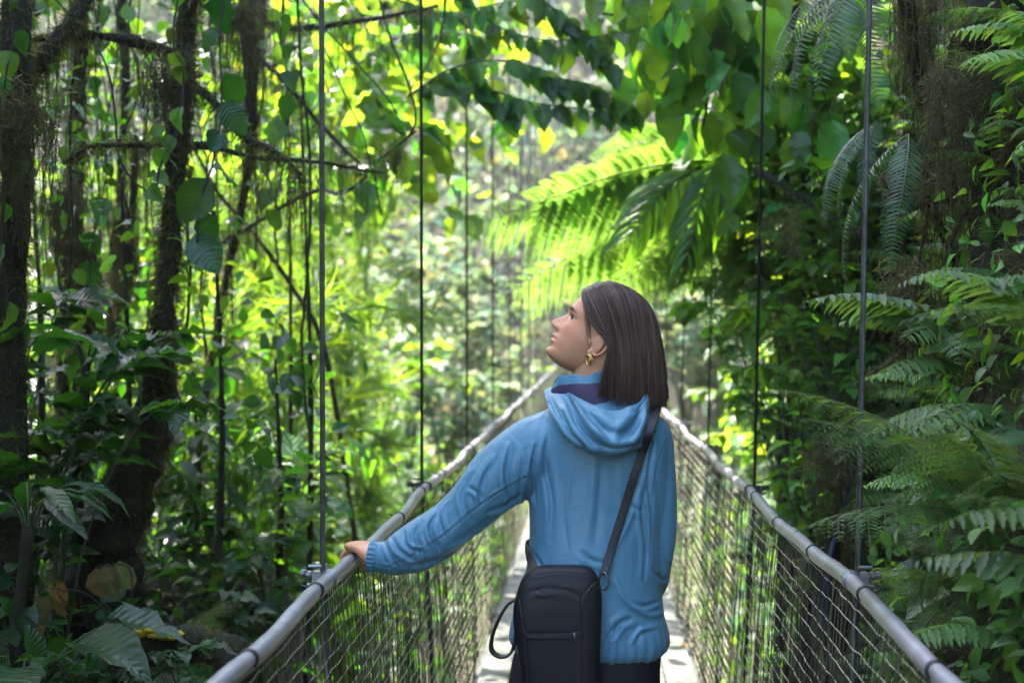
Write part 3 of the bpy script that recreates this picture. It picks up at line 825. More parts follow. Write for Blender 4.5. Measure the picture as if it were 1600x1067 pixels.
for k in range(NS_):
    c = clump_c[g.integers(150)] if k % 3 else g.uniform(0, 119)
    i0 = np.clip(c + g.normal(0, .9), 0, 118.99)
    cnv = g.normal(0, .5)
    e = .975 - abs(g.normal(0, .058)) + .015 * math.sin(c * .8) if g.random() < .8 else g.uniform(.62, .98)
    s = np.linspace(g.uniform(0, .04), min(e, 1), NP)
    ii = np.clip(i0 + cnv * np.sin(s * 3.0 + g.uniform(0, 6)) * .5 + (c - i0) * s * .7, 0, 118.99)
    jj = s * 38.99
    ia, ja = ii.astype(int), jj.astype(int); fi, fj = (ii - ia)[:, None], (jj - ja)[:, None]
    bl = lambda A: A[ia, ja] * (1 - fi) * (1 - fj) + A[ia + 1, ja] * fi * (1 - fj) + A[ia, ja + 1] * (1 - fi) * fj + A[ia + 1, ja + 1] * fi * fj
    h = abs(g.normal(0, .0030)) - .002
    P = bl(GF) + bl(nrmG) * (h + .0016 * np.sin(s * 7 + k))[:, None]
    if g.random() < .10: P = P + bl(nrmG) * (g.uniform(.002, .012) * s ** 2)[:, None] + g.normal(0, .004, 3) * (s ** 2)[:, None]
    P[:, 2] -= max(0, g.normal(0, .005)) * s ** 2
    r = g.uniform(.0004, .0011)
    v, q_, _ = tube(P, r * np.minimum(1, np.minimum(6 * (1.02 - np.linspace(0, 1, NP)), .4 + 4 * np.linspace(0, 1, NP))), 4, False)
    tn = np.array([1, .98, .97]) * g.choice([.7, 1.0, 1.3, 1.9, 3.0], p=[.2, .30, .25, .15, .10])
    hb.add(v, q_, tint=tn)
# loose strands in front of the ear and at the temple
for k in range(26):
    x = g.normal(0, 2.2)
    P = spline([W(914 + x, 462, D0 - .03), W(916 + x, 485, D0 - .066), W(919 + x * 1.3, 508, D0 - .0755), W(921 + x * 1.6, 530 + g.uniform(-8, 14), D0 - .079)], 16)
    hb.tube(P, np.linspace(.0006, .0001, 16), 4, tint=(1, 1, 1))
hb.build('hair', M_HAIR, person, loc=PO)

# ---------------------------------------------------------------- trousers and shoes
b = MB()
pt = np.array([(985, 822, 1042, .128), (1010, 808, 1036, .13), (1035, 800, 1032, .132), (1065, 795, 1030, .13), (1100, 796, 1030, .125)])
pp = spline(pt, 24)
v, F_ = loft([superring(W((r[1] + r[2]) / 2, r[0], D0), (r[2] - r[1]) / 2 * S0, r[3], 60, 2.5) for r in pp]); b.add(v, F_[0], F_[1])
for s in (-1, 1):
    hip = W(914 + s * 57, 1075, D0); ank = np.array([FEET[0] + s * .09, FEET[1] + .02 * s, .08])
    v, f, t_ = tube(spline([hip, (hip + ank) / 2 + [0, .02, .02], ank], 30), np.linspace(.098, .07, 30), 32); b.add(v, f, t_)
v, f, _, _ = b.arrays(); v, f, N_ = remesh(v, f, .007, 6)
v = v + N_ * (.004 * vnoise(v, 5, 9))[:, None]
link('trousers', new_mesh('trousers', v, f, M_TROUSER), person, PO)
for s in (-1, 1):
    c = np.array([FEET[0] + s * .09, FEET[1] + .02 * s, 0])
    rows = []
    for y_, w_, h_ in ((-.07, .018, .05), (-.055, .032, .085), (0, .036, .10), (.05, .038, .075), (.11, .043, .05), (.16, .040, .04), (.185, .026, .03), (.192, .008, .02)):
        q = np.arange(24) / 24 * 2 * math.pi
        rows.append(np.stack([c[0] + np.sign(np.cos(q)) * np.abs(np.cos(q)) ** .75 * w_, np.full(24, c[1] + y_), .004 + h_ / 2 + np.sign(np.sin(q)) * np.abs(np.sin(q)) ** .75 * h_ / 2], -1))
    v, f = loft(rows); link('shoe', new_mesh('shoe', v, f, M_SHOE), person, PO)

# ================================================================== sling bag
BD = on_jacket(905, 860, 0, 3.02)
bagc = W(870, 1000, BD - .03)
bag = empty('sling_bag', bagc); BGO = tuple(-bagc)
tag(bag, 'black leather sling bag hanging on the woman\'s back by a shoulder strap', 'bag')
bp_ = np.array([  # py, xl, xr, half depth
    (883, 850, 905, .012), (886, 836, 920, .022), (893, 824, 929, .030), (906, 815, 936, .037), (922, 809, 939, .043), (945, 803, 940, .047),
    (975, 802, 939, .048), (1010, 808, 938, .048), (1050, 815, 937, .047), (1085, 819, 936, .045), (1105, 823, 933, .040), (1114, 832, 925, .03), (1118, 850, 905, .015)])
pp = spline(bp_, 120)
DB = BD - .055
def bring(r, m=160, ex=4.2):
    a = np.arange(m) / m * 2 * math.pi; ca, sa = np.cos(a), np.sin(a); S_ = DB / FPX
    x = np.sign(ca) * np.abs(ca) ** (2 / ex) * (r[2] - r[1]) / 2 * S_; d = np.sign(sa) * np.abs(sa) ** (2 / ex) * r[3]
    return W((r[1] + r[2]) / 2, r[0], DB) + x[:, None] * RT + d[:, None] * FW
v, f = loft([bring(r) for r in pp])
N_ = normals(v, f)
if np.sum(N_ * (v - v.mean(0))) < 0: N_ = -N_
BL = [([(812, 934), (835, 922), (870, 919), (905, 932)], 5, .0025), ([(885, 915), (898, 920), (908, 934)], 3.5, .0035), ([(838, 920), (846, 926), (858, 925)], 3, .002)]
BS = [([(908, 934), (910, 980), (911, 1040), (910, 1100)], 1.5, .0022), ([(824, 990), (860, 992), (905, 988)], 2.0, .004), ([(838, 900), (870, 894), (920, 899)], 1.4, .0018), ([(908, 934), (925, 912), (936, 908)], 1.5, .002), ([(812, 935), (820, 990), (826, 1080)], 1.4, .0018)]
v = fold(v, N_, BL, BS)
bb_ = link('body', new_mesh('bag_body', v, f, M_BAG), bag, BGO)
BV = BVHTree.FromPolygons([tuple(x) for x in v], [tuple(q) for F_ in f for q in F_])
def on_bag(px, py, off):
    d = Vector(W(px, py, 1.0) - CAM); h = BV.ray_cast(Vector(CAM), d.normalized(), 10)
    return (h[3] / d.length if h[0] is not None else DB - .04) - off
b = MB(); b.tube([W(x, y, on_bag(x, y, .0006)) for x, y in spline([(824, 990), (860, 992), (905, 988)], 20)], .0016, 6)
b.build('zipper', M_STRAP, bag, loc=BGO)
b = MB(); b.tube([W(x, y, on_bag(x, y, .003)) for x, y in ((897, 988), (898, 995), (898, 1003))], [.0022, .0028, .0022], 8)
b.build('zip_pull', M_DKSTEEL, bag, loc=BGO)

def ribbon(P, Wd, half, th, n=80):
    """flat strap along P; Wd is the direction of its width"""
    P = spline(P, n); Wd = spline(Wd, n); Wd /= np.linalg.norm(Wd, axis=1)[:, None]
    T_ = np.gradient(P, axis=0); T_ /= np.linalg.norm(T_, axis=1)[:, None]
    Wd = Wd - T_ * np.sum(Wd * T_, 1)[:, None]; Wd /= np.linalg.norm(Wd, axis=1)[:, None]
    Nn = np.cross(T_, Wd)
    cs = [(-1, -1), (-.8, -1.25), (.8, -1.25), (1, -1), (1, 1), (.8, 1.25), (-.8, 1.25), (-1, 1)]
    rings = np.stack([P + Wd * half * c[0] + Nn * th * c[1] for c in cs], 1)
    return loft(rings)
sp = [(943, 897, .030), (952, 868, .012), (965, 826, .011), (978, 784, .011), (990, 746, .013), (1003, 708, .018)]
P1 = [W(x, y, on_jacket(x, y, o, 3.0)) for x, y, o in sp]
dl = P1[-1]
P1 += [W(1014, 678, D0 - .142), W(1021, 655, D0 - .118), W(1027, 637, D0 - .05), W(1022, 632, D0 + .04), W(1005, 670, D0 + .125), W(960, 760, D0 + .145), W(890, 840, D0 + .145), W(836, 846, D0 + .10), W(822, 852, D0), W(825, 864, D0 - .085), W(831, 879, D0 - .128), W(837, 896, D0 - .152)]
wv = RT * .95 + UP * .32
Wd = [wv] * 7 + [RT * .95 + UP * .1, RT, RT, wv, wv, UP * .8 + RT * .5, UP + FW * .2, UP, UP, UP * .8 + RT * .4, UP * .5 + RT * .8, UP * .3 + RT * .9]
v, f = ribbon(P1, Wd, .0098, .0014, 220)
strap = link('strap', new_mesh('strap', v, f, M_STRAP), bag, BGO)
# stitched edges of the strap, adjuster and end tabs
b = MB()
for x, y in ((1010, 690), (1014, 676)):
    p = W(x, y, on_jacket(x, y, .022, 3.02)); b.box(p, (.016, .003, .006), np.stack([RT * .93 + UP * .36, FW, UP * .93 - RT * .36], -1))
b.build('buckle', M_BLACK, strap, smooth=False)
b = MB(); q = np.linspace(0, 2 * math.pi, 40); c = W(943.5, 907, on_jacket(943, 880, .034, 3.0))
b.tube(c + np.outer(np.cos(q) * .012 * (1 - .25 * np.sin(q)), RT * .9 - FW * .4) + np.outer(np.sin(q) * .0195, UP), .0027, 8, False)
b.build('carabiner', M_DKSTEEL, bag, loc=BGO)
b = MB(); c = W(829, 893, on_jacket(832, 880, .03, 3.0)); b.tube(c + np.outer(np.cos(q) * .007, RT) + np.outer(np.sin(q) * .012, UP), .0024, 8, False)
b.build('carabiner', M_DKSTEEL, bag, loc=BGO)
# hand loop at the left side
lp = [(806, 936, -.02), (792, 946, -.012), (778, 970, -.008), (769, 995, -.006), (768, 1014, -.006), (778, 1024, -.008), (792, 1024, -.004), (801, 1014, .006), (806, 990, .012), (808, 950, .014)]
P2 = [W(x, y, DB + o) for x, y, o in lp]
v, f = ribbon(P2, [FW * 1.0 + RT * .25] * 10, .0125, .0022, 90)
M_LOOP = mat('brown_loop', (.022, .013, .010), .6)
loop = link('hand_loop', new_mesh('hand_loop', v, f, M_LOOP), bag, BGO)
Pm = spline(P2, 90); b = MB(); b.tube(Pm - (FW + RT * .25) / 1.03 * .0108, .0012, 5); b.build('piping', M_RED, loop)
# ================================================================== plant kit
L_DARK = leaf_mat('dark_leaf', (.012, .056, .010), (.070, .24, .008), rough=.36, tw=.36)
L_MID = leaf_mat('green_leaf', (.028, .095, .014), (.16, .36, .012), rough=.38, tw=.42)
L_LUSH = leaf_mat('lush_leaf', (.056, .165, .028), (.20, .44, .02), rough=.36, tw=.42)  # brighter copy of the green leaf, standing in for blocked sunlight
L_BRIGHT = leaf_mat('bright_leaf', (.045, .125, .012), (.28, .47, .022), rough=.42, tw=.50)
L_FERN = leaf_mat('fern_leaf', (.062, .145, .042), (.22, .40, .05), rough=.45, tw=.40, vein=.2)
L_LIME = leaf_mat('lime_fern_leaf', (.048, .130, .020), (.22, .40, .045), rough=.45, tw=.52, vein=.1)
L_GREY = leaf_mat('grey_green_leaf', (.055, .105, .055), (.12, .26, .05), rough=.33, tw=.30, spec=.6)
L_FAR = leaf_mat('far_leaf', (.115, .155, .085), (.22, .31, .11), rough=.60, tw=.35, vein=0, spec=.25)  # pale grey tone stands in for distant haze
L_DRY = leaf_mat('dry_leaf', (.24, .17, .055), (.36, .26, .06), rough=.6, tw=.35)
L_MOSS = leaf_mat('moss', (.085, .090, .026), (.20, .20, .05), rough=.8, tw=.38, vein=0, spec=.2)
L_HANG = leaf_mat('hanging_moss', (.105, .100, .045), (.26, .24, .10), rough=.85, tw=.38, vein=0, spec=.2)
M_BARK = mat('mossy_bark', (.012, .010, .006), .95, noise=(14, .35, .65), color2=(.030, .034, .010), bump=(38, .8, .012))
M_PALEBARK = mat('pale_bark', (.16, .125, .10), .85, noise=(9, .35, .65), color2=(.07, .055, .04), bump=(30, .7, .01))
M_STEM = mat('green_stem', (.035, .06, .018), .6)
M_TWIG = mat('brown_twig', (.035, .026, .017), .8, bump=(60, .4, .004))
M_RACHIS = mat('fern_stalk', (.09, .10, .03), .6)
M_SOIL = mat('forest_soil', (.018, .013, .008), .95, noise=(4, .3, .7), color2=(.035, .035, .012), bump=(22, 1.0, .05))
M_FUNGUS = mat('yellow_fungus', (.62, .42, .02), .6, noise=(25, .3, .7), color2=(.40, .33, .02), bump=(45, .6, .01))
M_BLUEHOSE = mat("dark_blue_hose", (.010, .014, .055), .45)

WSHAPE = dict(
    ovate=[(0, .01), (.04, .09), (.15, .22), (.32, .29), (.5, .28), (.7, .19), (.85, .10), (.95, .04), (1, .004)],
    heart=[(-.10, .10), (-.05, .24), (.06, .36), (.2, .41), (.4, .37), (.6, .26), (.8, .13), (.92, .05), (1, .004)],
    lance=[(0, .008), (.05, .03), (.2, .085), (.4, .115), (.6, .105), (.8, .065), (.93, .025), (1, .003)],
    strap=[(0, .012), (.05, .03), (.25, .055), (.5, .060), (.75, .045), (.93, .018), (1, .002)],
    needle=[(0, .010), (.3, .020), (.7, .016), (1, .002)],
    blade=[(0, .035), (.5, .032), (1, .004)],
    oval=[(0, .01), (.05, .12), (.2, .30), (.45, .38), (.7, .30), (.9, .12), (1, .01)])

def leaf_tpl(shape, nv=8, nu=3, foldk=.35, droop=.25, wave=0.0, petiole=0.0, zig=0.0):
    sh = np.array(WSHAPE[shape]); v0 = sh[0, 0]
    v = np.linspace(v0, 1, nv); w_ = np.interp(v, sh[:, 0], sh[:, 1])
    if zig: w_ = w_ * (1 + zig * (np.arange(nv) % 2 * 2 - 1) * (v > .03) * (v < .97))
    u = np.linspace(-1, 1, nu)
    U, Vv = np.meshgrid(u, v); Wd = w_[:, None]
    th = Vv * droop * 1.6
    y = np.where(droop > 1e-6, np.sin(th) / max(droop * 1.6, 1e-6), Vv); z = -(1 - np.cos(th)) / max(droop * 1.6, 1e-6)
    X = U * Wd; z = z + foldk * np.abs(U) * Wd + wave * np.sin(Vv * 19) * np.abs(U) * Wd
    V = np.stack([X, y, z], -1).reshape(-1, 3)
    if petiole: V[:, 1] += petiole
    UV = np.stack([U * np.ones_like(Vv), Vv], -1).reshape(-1, 2)
    return V, gridfaces(nv, nu), UV

T_OVATE = [leaf_tpl('ovate', 9, 5, .30, .12, .25), leaf_tpl('ovate', 9, 5, .45, .45, .12), leaf_tpl('ovate', 9, 5, .15, .75, .35)]; T_HEART = [leaf_tpl('heart', 9, 5, .22, .15, .2), leaf_tpl('heart', 9, 5, .35, .55, .12)]
T_LANCE = [leaf_tpl('lance', 9, 5, .45, .30, .2), leaf_tpl('lance', 9, 5, .35, .75, .3)]; T_STRAP = leaf_tpl('strap', 9, 3, .4, .6); T_OVAL = leaf_tpl('oval', 8, 5, .2, .25, .2)
T_NEEDLE = leaf_tpl('needle', 4, 2, 0, .5); T_BLADE = leaf_tpl('blade', 3, 2, 0, .6)
T_OVS = [leaf_tpl('ovate', 5, 3, .35, .2), leaf_tpl('lance', 5, 3, .3, .5), leaf_tpl('oval', 5, 3, .3, .5)]; T_FARL = leaf_tpl('oval', 4, 3, .3, .3); T_PINNA = leaf_tpl('strap', 7, 3, .3, .25)
T_PINW = leaf_tpl('lance', 9, 3, .3, .25, zig=.22)

def leaves(mb, tpl, P, Dr, Nr, L_, tint):
    if isinstance(tpl, list):                   # several forms of one leaf, mixed
        n = len(P); k = (np.arange(n) * 7 + n) % len(tpl)
        if n == 1: k = np.array([int(abs(float(np.sum(P))) * 1e4) % len(tpl)])
        b3 = lambda A: np.broadcast_to(np.asarray(A, float), (n, 3))
        L_ = np.broadcast_to(np.asarray(L_, float), (n,))
        for j, t_ in enumerate(tpl):
            m_ = k == j
            if m_.any(): leaves(mb, t_, np.asarray(P)[m_], b3(Dr)[m_], b3(Nr)[m_], L_[m_], b3(tint)[m_])
        return
    tv, tf, tuv = tpl
    P = np.asarray(P, float); n = len(P)
    if n == 0: return
    Dr = Dr / (np.linalg.norm(Dr, axis=1)[:, None] + 1e-9)
    X = np.cross(Dr, Nr); X /= np.linalg.norm(X, axis=1)[:, None] + 1e-9
    Z = np.cross(X, Dr); L_ = np.broadcast_to(np.asarray(L_, float), (n,))
    V = P[:, None] + L_[:, None, None] * (tv[None, :, 0, None] * X[:, None] + tv[None, :, 1, None] * Dr[:, None] + tv[None, :, 2, None] * Z[:, None])
    F = (tf[None] + (np.arange(n) * len(tv))[:, None, None]).reshape(-1, 4)
    mb.add(V.reshape(-1, 3), F, None, np.repeat(np.broadcast_to(tint, (n, 3)), len(tv), 0), np.tile(tuv, (n, 1)))

def tints(g, n, br=.28, hue=.22):
    b = np.exp(g.normal(0, br, n)); h = g.normal(0, hue, n)
    return np.stack([b * (1 + h), b, b * (1 - .5 * h)], -1).clip(.15, 3)

def rnd_dir(g, n):
    v = g.normal(size=(n, 3)); return v / np.linalg.norm(v, axis=1)[:, None]

# ---- plant meshes: each returns (stem mesh or None, leaf mesh)
def shrub(seed, h=1.2, spread=.7, nst=6, nlf=16, ll=.16, tpl=T_OVATE, m=L_MID, droop=.35, up=.5, sr=.006, whorl=False):
    g = np.random.default_rng(seed); st, lf = MB(), MB()
    for s in range(nst):
        a = g.uniform(0, 6.28); rr = spread * g.uniform(.3, 1); hh = h * g.uniform(.55, 1.05)
        d = np.array([math.cos(a), math.sin(a), 0])
        P = spline([[0, 0, -.12], d * rr * .25 + [0, 0, hh * .45], d * rr * .7 + [0, 0, hh * .85], d * rr * 1.1 + [0, 0, hh * (1 - droop * .2)]], 24) + g.normal(0, .01, 3)
        st.tube(P, np.linspace(sr, sr * .35, 24), 5, False)
        t = np.sort(g.uniform(.25, 1, nlf) ** .8); i = (t * 23).astype(int)
        T_ = np.gradient(P, axis=0)[i]; T_ /= np.linalg.norm(T_, axis=1)[:, None]
        az = np.arange(nlf) * 2.4 + g.uniform(0, 6.28, 1) + g.normal(0, .3, nlf)
        side = np.stack([np.cos(az), np.sin(az), np.zeros(nlf)], -1)
        D = side * (.8 + g.normal(0, .1, (nlf, 1))) + T_ * .5 + np.array([0, 0, up - droop * 1.6]) * g.uniform(.5, 1.4, (nlf, 1))
        N = np.array([0, 0, 1.0]) + side * .35 + g.normal(0, .25, (nlf, 3))
        leaves(lf, tpl, P[i] + side * .01, D, N, ll * g.uniform(.55, 1.15, nlf), tints(g, nlf))
    return st, lf, m, M_STEM

def cane(seed, length=1.5, nst=4, npair=13, ll=.26, tpl=T_LANCE, m=L_MID, arch=.7, spread=.5, hang=.8):
    """arching canes with two ranks of drooping long leaves"""
    g = np.random.default_rng(seed); st, lf = MB(), MB()
    for s in range(nst):
        a = g.uniform(0, 6.28) ; d = np.array([math.cos(a), math.sin(a), 0]); L_ = length * g.uniform(.7, 1.1)
        P = spline([[0, 0, -.1], d * spread * .25 * L_ + [0, 0, L_ * .5], d * spread * .8 * L_ + [0, 0, L_ * .82], d * spread * 1.6 * L_ + [0, 0, L_ * (.85 - arch * .25)]], 30)
        st.tube(P, np.linspace(.007, .003, 30), 5, False)
        t = np.linspace(.3, .99, npair); i = (t * 29).astype(int)
        T_ = np.gradient(P, axis=0)[i]; T_ /= np.linalg.norm(T_, axis=1)[:, None]
        sd = np.cross(T_, [0, 0, 1.0]); sd /= np.linalg.norm(sd, axis=1)[:, None] + 1e-9
        for k in (-1, 1):
            D = sd * k + T_ * .55 + np.array([0, 0, -hang]) * g.uniform(.4, 1.2, (npair, 1)) + g.normal(0, .1, (npair, 3))
            leaves(lf, tpl, P[i], D, np.array([0, 0, 1.0]) + sd * k * .5 + g.normal(0, .15, (npair, 3)), ll * g.uniform(.7, 1.1, npair), tints(g, npair, .2, .15))
    return st, lf, m, M_STEM

def rosette(seed, n=10, ll=.40, pet=.35, tpl=T_HEART, m=L_DARK, tilt=.6):
    g = np.random.default_rng(seed); st, lf = MB(), MB()
    for s in range(n):
        a = s * 2.4 + g.normal(0, .3); d = np.array([math.cos(a), math.sin(a), 0]); p = pet * g.uniform(.5, 1.2)
        P = spline([[0, 0, -.05], d * p * .35 + [0, 0, p * .7], d * p * .8 + [0, 0, p]], 12)
        st.tube(P, np.linspace(.007, .004, 12), 5, False)
        leaves(lf, tpl, P[-1:], (d + [0, 0, g.uniform(-.9, .25) * tilt])[None] + g.normal(0, .12, (1, 3)), (np.array([0, 0, 1.0]) + d * .3 + g.normal(0, .2, 3))[None], ll * g.uniform(.65, 1.1), tints(g, 1))
    return st, lf, m, M_STEM

def feather(seed, h=2.6, nst=7, m=L_BRIGHT, spread=.9, nn=26, ll=.26):
    """bamboo-like canes carrying whorls of thread-thin leaves"""
    g = np.random.default_rng(seed); st, lf = MB(), MB()
    for s in range(nst):
        a = g.uniform(0, 6.28); d = np.array([math.cos(a), math.sin(a), 0]); hh = h * g.uniform(.7, 1.1); r = spread * g.uniform(.3, 1.1)
        P = spline([[0, 0, -.2], d * r * .2 + [0, 0, hh * .5], d * r * .65 + [0, 0, hh * .9], d * r * 1.3 + [0, 0, hh * .92]], 40)
        st.tube(P, np.linspace(.009, .003, 40), 5, False)
        for j in np.linspace(.22, 1, 17):
            i = int(j * 39); c = P[i]
            D = rnd_dir(g, nn) + np.array([0, 0, -.25]) + d * .3
            leaves(lf, T_NEEDLE, np.repeat(c[None], nn, 0), D, rnd_dir(g, nn), ll * g.uniform(.6, 1.2, nn), tints(g, nn, .2, .18) * g.uniform(.75, 1.25))
    return st, lf, m, M_STEM

def frond(seed, L_=1.0, npin=22, width=.26, tpl=T_PINW, arch=.5, curl=.0, bip=False, taper=1.0, tint=None, hang=.25):
    """one fern frond, base at the origin, growing along +Y and arching down"""
    g = np.random.default_rng(seed); st, lf = MB(), MB()
    t = np.linspace(0, 1, 40); th = .55 - arch * 2.0 * t
    st_ = L_ / 39
    P = np.concatenate([[[0, 0, 0]], np.cumsum(np.stack([.06 * np.sin(t * 3 + seed), np.cos(th), np.sin(th)], -1) * st_, 0)[:-1]])
    st.tube(P, np.linspace(.0048, .0012, 40) * max(.6, L_), 4, False)
    q = np.linspace(.10, .985, npin); i = (q * 39).astype(int)
    T_ = np.gradient(P, axis=0)[i]; T_ /= np.linalg.norm(T_, axis=1)[:, None]
    Nn = np.cross(np.array([1.0, 0, 0]), T_)
    wl = width * L_ * np.minimum(1, .45 + 2.2 * q) * (1 - q ** 2.2 * taper) ** .75 + .004
    for k in (-1, 1):
        D = np.array([1.0, 0, 0]) * k + T_ * .38 - Nn * hang + g.normal(0, .05, (npin, 3))
        if not bip:
            leaves(lf, tpl, P[i], D, Nn + g.normal(0, .08, (npin, 3)), wl * g.uniform(.9, 1.06, npin), tints(g, npin, .12, .08) if tint is None else tint)
        else:
            D /= np.linalg.norm(D, axis=1)[:, None]
            for j in range(npin):
                w1 = wl[j]; n2 = max(4, int(w1 / (.020 * max(L_, .6))))
                s = np.linspace(.08, .98, n2); curve = P[i[j]] + D[j] * (s * w1)[:, None] - Nn[j] * (s ** 2 * w1 * .22)[:, None]
                X = np.cross(D[j], Nn[j])
                l2 = w1 * .21 * (1 - s ** 1.8) ** .8 + .004
                tn = tints(g, 1, .12, .08)
                st.tube(curve[:: max(1, n2 // 4)], .0012, 3, False) if n2 >= 8 else None
                for kk in (-1, 1):
                    leaves(lf, T_BLP, curve, X * kk + D[j] * .45 + g.normal(0, .06, (n2, 3)), Nn[j] + g.normal(0, .1, (n2, 3)), l2, tn)
    return st, lf
T_BLP = leaf_tpl('lance', 4, 3, .2, .2)
T_BLP = (T_BLP[0] * np.array([1.15, 1, 1]), T_BLP[1], T_BLP[2])

def tufts(P, N, g, L_, down=.5, tpl=T_BLADE, mb=None, br=.3):
    mb = mb or MB(); n = len(P)
    D = N * .8 + rnd_dir(g, n) * .8 + np.array([0, 0, -down])
    leaves(mb, tpl, P, D, rnd_dir(g, n), L_ * g.uniform(.4, 1.3, n), tints(g, n, br, .15)); return mb

def moss_strand(mb, p, L_, g, dens=70, fl=.016):
    """one hanging strand with short side threads"""
    n = max(5, int(dens * L_)); t = np.linspace(0, 1, n)
    a, b_ = g.normal(0, .03 * L_ + .006, 2), g.uniform(2, 6)
    C = p + np.stack([a[0] * np.sin(t * b_) + g.normal(0, .0015, n), a[1] * np.sin(t * b_ + 1), -t * L_], -1)
    mb.tube(C[:: max(1, n // 8)], .0012, 3, False, tint=(.8, .8, .8)) if n >= 8 else None
    D = rnd_dir(g, n) * [1, 1, .6] + [0, 0, -.5]
    leaves(mb, T_BLADE, C, D, rnd_dir(g, n), fl * g.uniform(.5, 1.5, n) * (1.15 - t), tints(g, n, .25, .12) * g.uniform(.7, 1.3))

def surf_samples(P, r, n, g):
    """random points and normals on a tube"""
    T_, N_, B_ = frames(P); L_ = np.linalg.norm(np.diff(P, axis=0), axis=1)
    i = g.choice(len(P) - 1, n, p=L_ / L_.sum()); f = g.uniform(0, 1, n)[:, None]; a = g.uniform(0, 2 * math.pi, n)
    nn = N_[i] * np.cos(a)[:, None] + B_[i] * np.sin(a)[:, None]
    rr = np.broadcast_to(r, (len(P),))[i][:, None]
    return P[i] * (1 - f) + P[i + 1] * f + nn * rr * .92, nn

def rough_tube(mb, P, r, sides=18, seed=0, amp=.18):
    V, Q, T = tube(P, r, sides, True); n = len(P); T_, N_, B_ = frames(P)
    V0 = V[:n * sides]; c = np.repeat(P, sides, 0); d = V0 - c
    k = 1 + amp * vnoise(V0, seed, 5) + amp * .6 * vnoise(V0 * [1, 1, .35], seed + 1, 14)
    V[:n * sides] = c + d * k[:, None]
    mb.add(V, Q, T)

_cache = {}
def plant(name, key, maker, loc, label, cat='plant', group=None, scale=1.0, rz=0.0, tilt=(0, 0), stem='stem', leaf='foliage'):
    """a plant of two parts, stems and leaves; the meshes are shared between plants of one kind"""
    if key not in _cache:
        st, lf, m, sm_ = maker()
        _cache[key] = (st.mesh(stem, sm_), lf.mesh(leaf, m))
    e = empty(name, loc, (tilt[0], tilt[1], rz), scale)
    tag(e, label, cat, group)
    link(stem, _cache[key][0], e); link(leaf, _cache[key][1], e)
    return e

def fern(name, key, maker, loc, label, n=8, scale=1.0, rz=0.0, az=(0, 6.28), pitch=(-.1, .9), cat='fern', group=None, m=L_FERN, seed=0, sc=(.7, 1.1), axis=None):
    """a fern whose fronds are parts; az is the fan they open into, counted from +Y"""
    g = np.random.default_rng(seed + 100)
    e = empty(name, loc, (0, 0, rz), scale); tag(e, label, cat, group)
    for k in range(n):
        kk = (key, int(g.integers(3)))
        if kk not in _cache:
            st, lf = maker(kk[1])
            V1, F1, t1, u1 = st.arrays(); V2, F2, t2, u2 = lf.arrays()
            nq1, nq2 = len(F1[0]), len(F2[0])
            _cache[kk] = new_mesh('frond', np.concatenate([V1, V2]), np.concatenate([F1[0], F2[0] + len(V1)]), [M_RACHIS, m], True,
                                  np.concatenate([t1, t2]), np.concatenate([u1, u2]), np.concatenate([np.zeros(nq1), np.ones(nq2)]))
        full = az[1] - az[0] > 6
        a = az[0] + (az[1] - az[0]) * ((k + g.uniform(-.25, .25)) / (n if full else max(1, n - 1)))
        f = link('frond', _cache[kk], e, (0, 0, 0), (g.uniform(*pitch), g.normal(0, .15), a), g.uniform(*sc))
    return e
# ================================================================== terrain
def sst(a, b, x): t = np.clip((x - a) / (b - a), 0, 1); return t * t * (3 - 2 * t)
def xwall(y):                    # foot of the steep bank on the right
    return .74 + .075 * np.clip(y - 2, 0, 6) + 3.2 * sst(8.0, 13, y) + 6 * sst(12, 26, y) + .12 * np.sin(y * 1.7)
def hgt(x, y):
    x, y = np.asarray(x, float), np.asarray(y, float)
    rav = -4.5 + .6 * np.sin(x * .7 + y * .4) + .25 * np.sin(x * 1.9 - y * 1.3)
    land = -.12 * np.ones_like(x)                                    # landing behind the lens
    z = rav + (land - rav) * (1 - sst(-.5, 2.6, y))
    # left bank
    lb = .50 + .22 * np.clip(-x - 1.4, 0, 30) + .10 * np.sin(x * 2.3 + y * 1.9) + .06 * np.sin(x * 5 - y * 4)
    k = sst(.70, 1.35, -x) * (1 - sst(5.2, 9.0, y))
    z = z + (lb - z) * k
    z = np.maximum(z, -3.6 + .62 * np.clip(-x - 1.5, 0, 60) * sst(6, 10, y))
    # right bank
    w_ = x - xwall(y)
    rb = -.9 + 6.5 * np.clip(w_ + .12, 0, .95) + .8 * np.clip(w_ - .83, 0, 60) + .10 * np.sin(y * 2.9 + x * 3) + .07 * np.sin(y * 6.1 + z * 2)
    z = z + (np.maximum(rb, z) - z) * sst(-.2, .12, w_)
    # far hillside
    far = -5 + .95 * np.clip(y - 27 + .08 * np.abs(x), 0, 60) + 1.2 * np.sin(x * .35 + 1) * sst(27, 36, y)
    z = np.where(y > 20, np.maximum(z, far * sst(20, 28, y) + z * (1 - sst(20, 28, y))), z)
    return np.minimum(z, 38 + 0 * z)

